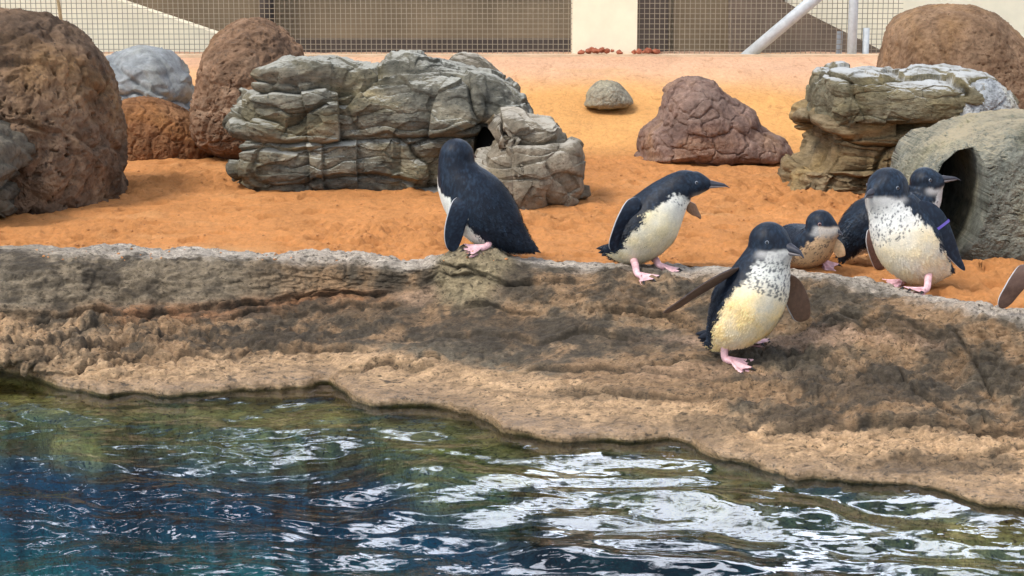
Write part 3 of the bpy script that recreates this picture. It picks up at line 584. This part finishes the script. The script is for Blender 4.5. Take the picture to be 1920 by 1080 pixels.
tag(mesh_obj('pillar', *box((X8(1073, FY-.03), FY-.03, zt-.2), (X8(1194, FY-.03), FY+.20, zt+.9)), m_cream, loc=(X8(1133), FY, zt-.2), smooth=False), 'plain cream square pillar in line with the mesh fence', 'pillar')
mesh_obj('downpipe', *tube((bx(506), BY-.08, zb), (bx(506), BY-.08, zT), .045), m_darkw, bld, bl)
for k in range(7):
    z = zt-.1+k*.42
    mesh_obj('rail', *box((bx(520), BY-.045, z), (bx(1070), BY-.003, z+.10)), m_darkw, bld, bl, smooth=False)
V, T = prism([(bx(-1500), zT+.08), (bx(1150), zT+.08), (bx(300), zL), (bx(-1500), zL)], BY-.015, BY+.3); mesh_obj('added_reflection_wall', V, T, m_darkw, bld, bl, smooth=False)  # added unseen upper wall, darkens the water reflections at the left
mesh_obj('roof', *box((bx(-1500), BY-.1, zT), (bx(4000), BY+3, zT+.07)), m_roof, bld, bl, smooth=False)
# sloping walls between the fence and the building
def ramp_wall(name, label, pts, y0, y1, m):
    poly = [(float(U(x, y, y0)[0]), float(U(x, y, y0)[2])) for x, y in pts]
    V, T = prism(poly, y0, y1); loc = np.array([poly[0][0], y0, zt-.3]); return tag(mesh_obj(name, V, T, m, loc=loc, smooth=False), label, 'wall')
ramp_wall('ramp_wall', 'dark brown wall with a sloping top behind the galvanised diagonal brace', [(1372, 200), (1372, -50), (1455, -5), (1700, 118), (1800, 170), (1800, 200)], 9.7, 9.85, plain('ramp_brown', (.17, .12, .085), .85, .2, 8))
ramp_wall('ramp_wall', 'cream wall with a sloping top behind the left part of the mesh', [(-300, 200), (-300, -120), (130, -30), (480, 88), (520, 112), (520, 200)], 9.7, 9.85, m_cream)
# red-brown litter on the kerb
lit = []
for x0, x1, n in ((1086, 1160, 26), (1180, 1240, 16)):
    for k in range(n):
        t = rng.uniform(); px_ = x0+(x1-x0)*t; r_ = rng.uniform(.008, .018)
        c_ = np.array([X8(px_), FY-.06+rng.uniform(-.04, .0), zt+.02+rng.uniform(0, .018)*math.sin(math.pi*t)])
        a_ = np.linspace(0, 2*np.pi, 7, endpoint=False); th_ = np.linspace(.05, np.pi-.05, 5)
        S_ = np.stack([np.sin(th_)[:, None]*np.cos(a_), np.sin(th_)[:, None]*np.sin(a_), np.cos(th_)[:, None]*np.ones(7)*.7], -1)
        lit.append(((c_+S_*r_*rng.uniform(.7, 1.3, (5, 7, 1))).reshape(-1, 3), gfaces(5, 7, True)))
V, Fq = join(lit); tag(mesh_obj('leaf_litter', V, Fq, plain('red_litter', (.33, .10, .05), .8, .3), smooth=False), 'red-brown clumps of litter lying along the kerb below the cream pillar', 'leaf litter', kind='stuff')

# ------------------------------------------------------------------ penguins
M_feather, nt, b = new_mat('feathers'); v = gvec(nt)
c = attr(nt).outputs['Color']; a = noise(nt, 260, 4, .7, v)
c = mixc(nt, .7, c, ramp(nt, a, [(.3, .8), (.5, 1.), (.72, 1.2)]), 'MULTIPLY')
nt.links.new(c, b.inputs['Base Color']); b.inputs['Roughness'].default_value = .5; b.inputs['Specular IOR Level'].default_value = .22
n1 = bump(nt, noise(nt, 130, 4, .6, gvec(nt, (1, 1, .4))), .35, .0022); nt.links.new(n1, b.inputs['Normal'])
m_beak = plain('dark_beak', (.035, .035, .045), .35, .2, 60); m_beakl = plain('grey_beak', (.16, .14, .14), .4, .2, 60)
m_foot = plain('pink_skin', (.72, .43, .44), .5, .3, 60, .0006); m_claw = plain('black_claw', (.02, .018, .018), .4, .1, 60)
m_pupil = plain('black_eye', (.006, .006, .008), .08, 0, 10, 0, spec=.8); m_iris = plain('grey_iris', (.20, .22, .25), .2, .2, 300); m_irisr = plain('red_brown_iris', (.40, .22, .20), .2, .2, 300)
m_sheen = plain('purple_sheen', (.13, .09, .42), .4, .1, 60)
DK = np.array([.005, .008, .015]); DK2 = np.array([.022, .040, .066])
def nrm(v): v = np.asarray(v, float); return v/max(np.linalg.norm(v), 1e-9)
def penguin(label, D, feet, spine, belly, spots, beak, eyes, flips, tint, head_c, white=(.70, .68, .60), tail=None, legs=(), feetdef=(), dark_up=None, iris=m_iris, back_t=1., chin=1.):
    s = D/F
    pts = np.array([np.concatenate([U(p[0], p[1], D+p[2]), [p[3]*s, p[4]*s], nrm(p[5])]) for p in spine])
    base = np.array(feet, float)
    root = empty('penguin', base, label, 'penguin', 'little penguins on the shore')
    n = 170; Q = crom(pts, n)
    arc = np.concatenate([[0], np.cumsum(np.linalg.norm(np.diff(Q[:, :3], axis=0), axis=1))]); tn = arc/arc[-1]
    uni = np.linspace(0, 1, n); Q = np.stack([np.interp(uni, tn, Q[:, k]) for k in range(Q.shape[1])], 1); t = uni.copy()
    T = np.gradient(Q[:, :3], axis=0); T /= np.linalg.norm(T, axis=1, keepdims=True)
    # caps
    def cap(q, Tq, sgn, k=16):
        out = []
        for i in range(k):
            th = (i+.02)/k*np.pi/2; r_ = q.copy(); r0 = (q[3]+q[4])/2
            r_[:3] = q[:3]+sgn*Tq*r0*math.cos(th); r_[3:5] = q[3:5]*math.sin(th); out.append(r_)
        return out
    h0 = cap(Q[0], T[0], -1); h1 = cap(Q[-1], T[-1], 1)[::-1]
    Q = np.array(h0+list(Q)+h1); T = np.array([T[0]]*16+list(T)+[T[-1]]*16); t = np.concatenate([[0]*16, t, [1]*16])
    V = Q[:, 5:8]; V = V-(V*T).sum(1, keepdims=True)*T; V /= np.linalg.norm(V, axis=1, keepdims=True); S = np.cross(T, V)
    m = 132; al = np.linspace(-np.pi, np.pi, m, endpoint=False)
    P = Q[:, None, :3]+V[:, None]*np.cos(al)[None, :, None]*Q[:, None, 4:5]+S[:, None]*np.sin(al)[None, :, None]*Q[:, None, 3:4]
    nn = P-Q[:, None, :3]; nn = nn/np.maximum(np.linalg.norm(nn, axis=-1, keepdims=True), 1e-9)
    # face: pushed forward to carry the beak
    hc = U(head_c[0], head_c[1], D+head_c[2]); hr = head_c[3]*s; bd_ = nrm(beak['dir'])
    rel = P-hc; dist = np.linalg.norm(rel, axis=-1); cs = (rel@bd_)/np.maximum(dist, 1e-9)
    near_h = sm(2.0*hr, 1.2*hr, dist)
    P = P+bd_*(near_h*np.clip(cs, 0, 1)**6*hr*.42)[..., None]
    # feathers: slight ruffles
    f1 = fbm(P*np.array([1, 1, .6]), 90, 3, 5); f2 = fbm(P, 26, 3, 6)
    P = P+nn*(.0007*f1+.0035*f2)[..., None]
    # colours
    aa = np.abs(al)[None]*180/np.pi; bt = np.interp(t, [b_[0] for b_ in belly], [b_[1] for b_ in belly])[:, None]
    edge = bt+16*f1*2.0+18*f2; wm = sm(4, -4, aa-edge)
    up = (P-hc)[..., 2]
    dk = DK+(DK2-DK)*sm(-.15, .5, .8*fbm(P*np.array([1, 1, .45]), 150, 3, 33)+.5*fbm(P, 18, 3, 3))[..., None]*back_t
    wht = np.array(white); crm = np.array(tint)
    cb = sm(.20, .46, t)[:, None]*np.ones_like(aa); cb = np.clip(cb*(.75+1.1*f2), 0, 1)
    lightc = (wht+(crm-wht)*cb[..., None])*(1+.30*fbm(P*np.array([1, 1, .4]), 120, 3, 88)+.25*f2)[..., None]
    cc = dk*(1-wm[..., None])+lightc*wm[..., None]
    # speckled upper breast
    sp_ = fbm(P*np.array([1, 1, .75]), 165, 2, 61)
    sw = (sm(spots[0], spots[0]+.04, t)*sm(spots[1]+.05, spots[1], t))[:, None]*spots[2]
    mk = sm(.10, .2, sp_+(sw-1)*.35)*wm; cc = cc*(1-.8*mk[..., None])+DK*2.2*(.8*mk[..., None])
    # head: dark cap, grey-white chin under the beak line
    ch = sm(.1, -.18, (rel@np.array([0, 0, 1.]))/hr+.05+chin_off(beak)+.3*f2)*near_h*sm(-.1, .35, cs)*chin
    capm = near_h*(1-ch)*sm(-1.25, -.9, up/hr+.4*f2); cc = cc*(1-capm[..., None])+dk*capm[..., None]
    cc = cc*(1-.8*(ch*sm(1.6, 1.2, dist/hr))[..., None])+np.array([.44, .42, .39])*(.8*(ch*sm(1.6, 1.2, dist/hr))[..., None])
    mesh_obj('body', P, gfaces(P.shape[0], m, True), M_feather, root, base, cc)
    # overlapping feather tips all over the body
    nF = 9000; wgt = Q[:, 3]+Q[:, 4]; wgt = wgt*np.concatenate([np.full(16, .25), np.full(n, 1.), np.full(16, .2)]); ii = rng.choice(len(Q)-1, nF, p=wgt[:-1]/wgt[:-1].sum()); jj = rng.integers(0, m, nF)
    ok = ~((near_h[ii, jj] > .4) & (cs[ii, jj] > .62)); ii, jj = ii[ok], jj[ok]
    p_ = P[ii, jj]+(P[np.minimum(ii+1, len(Q)-1), (jj+1) % m]-P[ii, jj])*rng.uniform(0, 1, (len(ii), 1)); n_ = nn[ii, jj]; t_ = T[ii]-(T[ii]*n_).sum(1, keepdims=True)*n_; t_ /= np.maximum(np.linalg.norm(t_, axis=1, keepdims=True), 1e-6); b_ = np.cross(n_, t_)
    t_ = t_+b_*rng.normal(0, .22, (len(ii), 1)); ln = rng.uniform(.005, .0095, (len(ii), 1)); wdt = rng.uniform(.0011, .0019, (len(ii), 1)); lf_ = rng.uniform(.0004, .0016, (len(ii), 1))
    FV = np.stack([p_-n_*.0004, p_+t_*ln*.55+b_*wdt+n_*lf_*.6, p_+t_*ln+n_*lf_, p_+t_*ln*.55-b_*wdt+n_*lf_*.6], 1)
    lum = cc[ii, jj].mean(-1, keepdims=True); fc = cc[ii, jj]*(1+rng.uniform(-1, 1, (len(ii), 1))*np.where(lum > .25, .10, .32)); o_ = mesh_obj('plumage', FV, np.arange(len(ii)*4).reshape(-1, 4), M_feather, root, base, np.clip(np.repeat(fc[:, None], 4, 1), 0, .85)); o_['kind'] = 'stuff'
    # beak
    bl_ = beak['len']*s; bw = beak['w']*s; upv = nrm(np.array([0, 0, 1.])-bd_*bd_[2]); sv = np.cross(bd_, upv)
    b0 = hc+bd_*hr*1.02-upv*hr*beak.get('drop', .12)
    for nm, mt, o1, hgt, ln in (('upper_beak', m_beak, .18, .62, 1.), ('lower_beak', m_beakl, -.32, .38, .90)):
        tt_ = np.linspace(0, 1, 14); w_ = bw*(1-tt_)**.75*(1-.25*tt_)+.0006; rows = []
        for q, ww in zip(tt_, w_):
            hook = (-.22*bw*max(0, q-.75)/.25*2) if nm == 'upper_beak' else 0
            c_ = b0+bd_*bl_*ln*q+upv*(o1*bw*(1-q*.55)+hook); a_ = np.linspace(0, 2*np.pi, 14, endpoint=False)
            rows.append(c_+np.cos(a_)[:, None]*sv*ww*.62+np.sin(a_)[:, None]*upv*ww*hgt)
        rows = np.array([rows[0]*0+rows[0].mean(0)]+rows+[rows[-1]*0+rows[-1].mean(0)])
        mesh_obj(nm, rows, gfaces(len(rows), 14, True), mt, root, base)
    # eyes
    for side in eyes:
        e = nrm(sv*side*.86+bd_*.42+upv*.20); 
        # find the skin along this direction
        dd_ = ((rel/np.maximum(dist, 1e-9)[..., None])@e); k_ = np.unravel_index(np.argmax(np.where(dist < 2.2*hr, dd_, -1)), dd_.shape); c_ = P[k_]
        def ball(nm, c_, r_, fl, mt, par=root):
            a_ = np.linspace(0, 2*np.pi, 16, endpoint=False); th_ = np.linspace(.02, np.pi-.02, 10)
            x_ = nrm(np.cross(e, upv)); y_ = np.cross(e, x_)
            S_ = (np.sin(th_)[:, None, None]*(np.cos(a_)[None, :, None]*x_+np.sin(a_)[None, :, None]*y_)+np.cos(th_)[:, None, None]*e*fl)*r_
            return mesh_obj(nm, c_+S_, gfaces(10, 16, True), mt, par, base)
        eb = ball('eye', c_-e*.0005, .0047, .55, iris); ball('pupil', c_+e*.0010, .0034, .5, m_pupil, eb)
    # flippers
    for fp, wdir, fdark, fcol in flips:
        fw = np.array([np.concatenate([U(p[0], p[1], D+p[2]), [p[3]*s]]) for p in fp]); q = crom(fw, 40); T_ = np.gradient(q[:, :3], axis=0); T_ /= np.linalg.norm(T_, axis=1, keepdims=True)
        W_ = nrm(wdir)[None]-(T_@nrm(wdir))[:, None]*T_; W_ /= np.linalg.norm(W_, axis=1, keepdims=True); B_ = np.cross(T_, W_)
        a_ = np.linspace(0, 2*np.pi, 40, endpoint=False); tp = np.linspace(0, 1, 40); wd = q[:, 3]*np.sqrt(np.clip((tp+.02)/.16, 0, 1))*np.sqrt(np.clip(1-np.clip((tp-.86)/.145, 0, 1)**2, 0, 1)); th = .0058*(1-.55*tp)*np.clip(wd/q[:, 3], .05, 1)
        G = q[:, None, :3]+W_[:, None]*(np.cos(a_)[None, :, None]*wd[:, None, None])+B_[:, None]*(np.sign(np.sin(a_))*np.abs(np.sin(a_))**.8)[None, :, None]*th[:, None, None]
        facing = np.sin(a_)[None]*fdark; nz = fbm(G, 130, 3, 8)
        cD = DK*1.3+(DK2-DK)*.8*sm(-.1, .4, nz)[..., None]; cU = np.array(fcol)*(1+.8*nz)[..., None]
        mk = sm(-.1, .1, facing*np.ones((40, 1)))[..., None]; c_ = cD*mk+cU*(1-mk)
        ed = (np.cos(a_)[None] < -.93)*np.ones((40, 1)); c_ = c_*(1-.8*ed[..., None])+np.array([.55, .55, .55])*.8*ed[..., None]
        fo = mesh_obj('flipper', G, gfaces(40, 40, True), M_feather, root, base, c_)
        if 'purple flipper band' in label and fp[0][0] > 1700:
            ctr = q[13:15, None, :3]; rg = ctr+(G[13:15]-ctr)*1.12
            mesh_obj('flipper_sheen', rg, gfaces(2, 40, True), m_sheen, fo, base)  # band-shaped strip imitating a purple glint on the flipper
    # tail feathers
    if tail:
        p0 = U(tail[0][0], tail[0][1], D+tail[0][2]); fe = []
        for tx, ty, td in tail[1:]:
            p1 = U(tx, ty, D+td); d_ = nrm(p1-p0); sd_ = nrm(np.cross(d_, (0, -1, .2))); rows = []
            for q in np.linspace(0, 1, 8):
                c_ = p0+(p1-p0)*q; w_ = .010*(1-q**3)+.0008; a_ = np.linspace(0, 2*np.pi, 8, endpoint=False)
                rows.append(c_+np.cos(a_)[:, None]*sd_*w_+np.sin(a_)[:, None]*np.cross(d_, sd_)*.004*(1-q*.7))
            fe.append((np.array(rows).reshape(-1, 3), gfaces(8, 8, True)))
        V_, F_ = join(fe); mesh_obj('tail', V_, F_, M_feather, root, base, np.broadcast_to(DK*1.1, V_.shape))
    # legs and feet
    for (hx, hy, hd), (fx, fy), head, L_ in feetdef:
        g_ = hit(fx, fy); hip = U(hx, hy, D+hd)
        hd_ = nrm((math.cos(R(head)), math.sin(R(head)), 0)); sd_ = np.array([-hd_[1], hd_[0], 0.])
        sl = lambda p: gz(p[0], p[1])
        ank = g_-hd_*L_*.18+np.array([0, 0, .012])
        q = crom(np.array([list(hip)+[.011], list((hip+ank)/2+np.array([0, 0, .002]))+[.0095], list(ank)+[.0085], list(g_+hd_*L_*.10+np.array([0, 0, .006]))+[.0075]]), 18)
        T_ = np.gradient(q[:, :3], axis=0); T_ /= np.linalg.norm(T_, axis=1, keepdims=True); a_ = np.linspace(0, 2*np.pi, 16, endpoint=False)
        X_ = np.cross(T_, sd_); X_ /= np.linalg.norm(X_, axis=1, keepdims=True); Y_ = np.cross(T_, X_)
        leg = (q[:, None, :3]+(X_[:, None]*np.cos(a_)[None, :, None]+Y_[:, None]*np.sin(a_)[None, :, None])*q[:, None, 3:4])
        pr = [(leg.reshape(-1, 3), gfaces(18, 16, True))]
        # webbed fan with three toe ridges
        na, nrd = 41, 16; A_ = np.linspace(-38, 38, na); toes = (-32, 0, 32)
        ridge = sum(np.exp(-((A_-k)/6.5)**2) for k in toes); Ro = L_*(.74+.26*np.clip(ridge, 0, 1)); rr_ = np.linspace(.0, 1, nrd)
        top = np.zeros((nrd, na, 3)); bot = np.zeros((nrd, na, 3))
        for i, q_ in enumerate(rr_):
            for j in range(na):
                a1 = R(A_[j]); off = hd_*math.cos(a1)*Ro[j]*q_+sd_*math.sin(a1)*Ro[j]*q_
                p_ = g_-hd_*L_*.12+off
                hgt = .0022+.0065*min(ridge[j], 1)*(1-.35*q_)+.006*(1-q_)**2
                top[i, j] = p_; bot[i, j] = p_; top[i, j, 2] = g_[2]+hgt; bot[i, j, 2] = g_[2]-.004
        sh = np.concatenate([bot[::-1], top], 0); pr.append((sh.reshape(-1, 3), gfaces(2*nrd, na)))
        # follow the slope of the rock under the foot
        zc = sl(g_); zf = sl(g_+hd_*L_*.8); zl = sl(g_+sd_*L_*.4); zr = sl(g_-sd_*L_*.4); gh = np.clip((zf-zc)/(L_*.8), -.5, .5); gs_ = np.clip((zl-zr)/(L_*.8), -.5, .5)
        V_, F_ = join(pr); nleg = len(leg.reshape(-1, 3)); r_ = V_[nleg:]-g_; V_[nleg:, 2] += (r_@hd_)*gh+(r_@sd_)*gs_+.003
        fo = mesh_obj('foot', V_, F_, m_foot, root, base)
        for k in toes:
            a1 = R(k); d_ = hd_*math.cos(a1)+sd_*math.sin(a1); p0 = g_-hd_*L_*.12+d_*L_*.95; p0[2] = g_[2]+.007+(p0-g_)@hd_*gh+(p0-g_)@sd_*gs_; p1 = p0+d_*.012+np.array([0, 0, -.006])
            V_, F_ = tube(p0, p1, .0036, 8, .0006); mesh_obj('claw', V_, F_, m_claw, fo, base)
    return root
def chin_off(b): return b.get('chin', 0)

FACE = lambda *a: np.array(a, float)
# 1 hunched penguin on the mound, seen from behind
V1 = (-.70, .45, -.35)
penguin('hunched dark blue penguin on the rock mound, back to the camera, head turned away', 4.72, hit(905, 478),
    [(856, 292, 0, 33, 32, V1), (857, 312, 0, 38, 36, V1), (865, 337, 0, 49, 48, V1), (882, 364, 0, 60, 57, V1), (904, 392, 0, 66, 58, V1), (930, 418, 0, 60, 50, V1), (955, 440, 0, 44, 34, V1), (980, 456, 0, 26, 18, V1), (996, 464, 0, 12, 8, V1)],
    [(0, 0), (.12, 30), (.25, 78), (.55, 88), (.8, 80), (.9, 60), (1, 40)], (.1, .2, .3), {'dir': (.45, .88, -.05), 'len': 46, 'w': 12}, (),
    [([(868, 368, -.072, 14), (862, 392, -.085, 19), (853, 425, -.085, 19), (849, 450, -.08, 16), (848, 472, -.075, 8)], (1, 0, 0), 1, (.10, .07, .055))], (.70, .66, .55), (857, 293, 0, 32), chin=0,
    tail=[(970, 448, 0), (1014, 474, -.01), (1004, 477, 0), (992, 474, 0), (1010, 466, .01)],
    feetdef=[((928, 446, -.01), (905, 470), 195, .062), ((955, 450, .05), (960, 476), 200, .05)])
# 2 leaning penguin in profile
V2 = (.62, -.62, -.42)
penguin('penguin leaning forward in profile, beak pointing right, on the crest of the rock', 4.66, hit(1215, 512),
    [(1302, 344, 0, 24, 23, (.3, -.35, -1)), (1284, 347, 0, 29, 29, (.4, -.4, -.9)), (1265, 360, 0, 35, 36, V2), (1244, 383, 0, 47, 47, V2), (1222, 412, 0, 58, 57, V2), (1202, 440, 0, 58, 52, V2), (1180, 462, 0, 44, 38, V2), (1155, 470, 0, 24, 20, V2), (1138, 470, 0, 10, 8, V2)],
    [(0, 12), (.08, 22), (.2, 52), (.35, 66), (.6, 72), (.78, 70), (.9, 40), (1, 0)], (.03, .24, 1.), {'dir': (.96, -.25, -.02), 'len': 44, 'w': 12, 'drop': .02, 'chin': .45}, (1,),
    [([(1196, 372, -.055, 13), (1180, 396, -.062, 16), (1164, 425, -.060, 15), (1152, 452, -.05, 11), (1148, 470, -.045, 6)], (.8, .1, .5), 1, (.10, .07, .055)),
     ([(1288, 385, .05, 10), (1303, 395, .06, 13), (1314, 408, .07, 8)], (.5, 0, -.8), 1, (.24, .12, .06))], (.66, .56, .34), (1300, 344, 0, 25),
    tail=[(1160, 462, 0), (1122, 474, 0), (1128, 480, -.01), (1140, 484, -.01), (1118, 466, .01)],
    feetdef=[((1188, 486, -.025), (1200, 522), -48, .058), ((1226, 484, .03), (1242, 505), -18, .055)], chin=.3)
# 3 front penguin walking down the rock
V3 = (.52, -.82, .0)
penguin('yellow-bellied penguin stepping down the rock in front, both flippers held out', 4.06, hit(1390, 670),
    [(1441, 452, 0, 38, 36, V3), (1440, 472, 0, 42, 41, V3), (1432, 503, 0, 54, 50, V3), (1418, 540, 0, 66, 62, V3), (1398, 575, 0, 70, 66, V3), (1379, 603, 0, 59, 56, V3), (1362, 622, .02, 41, 38, V3), (1345, 642, .05, 22, 18, V3), (1328, 644, .07, 10, 8, V3)],
    [(0, 0), (.08, 45), (.2, 62), (.4, 66), (.7, 72), (.85, 62), (1, 0)], (.03, .34, 1.25), {'dir': (.72, -.66, -.16), 'len': 44, 'w': 20, 'drop': .1, 'chin': .25}, (-1, 1),
    [([(1385, 503, -.03, 9), (1350, 522, -.05, 20), (1305, 549, -.06, 20), (1270, 573, -.06, 15), (1244, 587, -.06, 6)], (.45, -.55, .75), 1, (.11, .07, .05)),
     ([(1466, 515, .02, 13), (1484, 540, .03, 22), (1496, 568, .03, 23), (1503, 592, .03, 18), (1505, 603, .03, 10)], (1, .1, .1), -1, (.11, .06, .035))], (.82, .60, .27), (1442, 452, 0, 38),
    tail=[(1345, 625, .05), (1308, 634, .07), (1312, 640, .07), (1322, 642, .06), (1304, 626, .08)],
    feetdef=[((1358, 632, -.01), (1368, 682), -30, .066), ((1392, 622, .02), (1402, 646), -22, .062)])
# 4 right standing penguin
V4 = (-.55, -.80, -.1)
penguin('plump cream-bellied penguin standing in the right group, speckled breast, purple flipper band', 4.42, hit(1715, 545),
    [(1664, 352, 0, 39, 38, V4), (1666, 375, 0, 44, 44, V4), (1680, 405, 0, 55, 55, V4), (1698, 440, 0, 65, 64, V4), (1716, 470, 0, 64, 61, V4), (1736, 494, .01, 50, 44, V4), (1762, 504, .04, 24, 20, V4), (1780, 508, .06, 10, 8, V4)],
    [(0, 0), (.1, 50), (.22, 66), (.45, 74), (.75, 78), (.88, 62), (1, 0)], (.06, .36, 1.), {'dir': (-.72, -.68, -.12), 'len': 38, 'w': 17, 'drop': .02, 'chin': .2}, (-1, 1),
    [([(1722, 380, -.03, 18), (1750, 412, -.045, 25), (1774, 452, -.045, 19), (1793, 485, -.04, 10), (1809, 507, -.04, 4)], (.85, .3, .4), 1, (.12, .08, .06))], (.74, .60, .36), (1664, 352, 0, 38), white=(.74, .72, .66), back_t=1.5,
    tail=[(1765, 495, .04), (1790, 512, .06), (1782, 516, .05)],
    feetdef=[((1702, 500, .03), (1690, 535), 205, .058), ((1742, 505, -.02), (1732, 550), 215, .060)])
# 5 penguin behind, looking right
V5 = (.80, .05, -.55)
penguin('penguin half hidden behind the plump one, dark back left, raised beak right', 4.78, hit(1650, 505),
    [(1733, 340, 0, 27, 27, (.3, -.4, -.85)), (1733, 352, 0, 30, 30, V5), (1728, 372, 0, 38, 38, V5), (1706, 396, 0, 52, 50, V5), (1670, 412, 0, 60, 54, V5), (1632, 424, 0, 58, 54, V5), (1603, 444, 0, 46, 40, V5), (1586, 468, 0, 26, 22, V5), (1580, 482, 0, 10, 9, V5)],
    [(0, 10), (.1, 66), (.25, 72), (.6, 60), (.85, 60), (1, 20)], (.08, .3, 1.), {'dir': (.95, -.28, .10), 'len': 38, 'w': 11, 'drop': -.05, 'chin': .3}, (1,),
    [([(1640, 425, -.075, 12), (1640, 450, -.085, 17), (1646, 478, -.085, 16), (1650, 506, -.08, 9)], (1, 0, 0), -1, (.11, .06, .045))], (.70, .60, .45), (1734, 340, 0, 28), white=(.58, .57, .54), back_t=1.4,
    tail=[(1590, 460, 0), (1572, 492, -.01), (1566, 484, 0), (1580, 496, 0)],
    feetdef=[((1650, 470, 0), (1655, 500), -15, .055)])
# 6 crouching penguin
V6 = (.35, -.75, -.45)
penguin('crouching speckled penguin low on the sand with a reddish eye, behind the front one', 4.62, hit(1535, 497),
    [(1538, 420, 0, 27, 27, (.5, -.8, -.1)), (1538, 434, 0, 31, 31, (.5, -.8, -.2)), (1530, 454, .01, 40, 36, V6), (1516, 464, .05, 46, 40, V6), (1496, 462, .12, 46, 44, V6), (1478, 460, .18, 38, 36, V6), (1460, 466, .23, 18, 16, V6)],
    [(0, 40), (.15, 70), (.5, 70), (.8, 60), (1, 10)], (.0, .5, 1.), {'dir': (.72, -.62, -.25), 'len': 26, 'w': 12}, (1, -1),
    [([(1560, 452, -.01, 10), (1572, 466, -.02, 12), (1578, 482, -.02, 8)], (.8, -.4, .3), -1, (.55, .36, .2))], (.34, .17, .07), (1538, 418, 0, 27), white=(.48, .31, .17), iris=m_irisr, chin=.9,
    feetdef=[((1530, 480, -.01), (1542, 497), -40, .05)])
# 7 penguin at the right edge
V7 = (.7, -.6, -.2)
penguin('penguin cut off by the right edge, only its brown hanging flipper in view', 4.06, hit(1995, 612),
    [(1985, 408, 0, 36, 36, V7), (1988, 430, 0, 42, 42, V7), (1998, 460, 0, 54, 52, V7), (2014, 500, 0, 66, 62, V7), (2030, 540, 0, 62, 56, V7), (2042, 568, .02, 42, 38, V7), (2050, 585, .05, 12, 10, V7)],
    [(0, 0), (.1, 50), (.3, 66), (.8, 72), (1, 0)], (.06, .3, 1.), {'dir': (.8, -.5, 0), 'len': 34, 'w': 14}, (1, -1),
    [([(1958, 478, -.02, 14), (1930, 500, -.05, 17), (1906, 532, -.06, 17), (1888, 558, -.06, 15), (1875, 577, -.06, 8)], (.8, .0, .5), -1, (.09, .05, .035))], (.72, .6, .4), (1985, 410, 0, 36),
    feetdef=[((2020, 590, -.02), (2000, 612), -40, .06), ((2050, 585, .02), (2050, 622), -40, .06)])
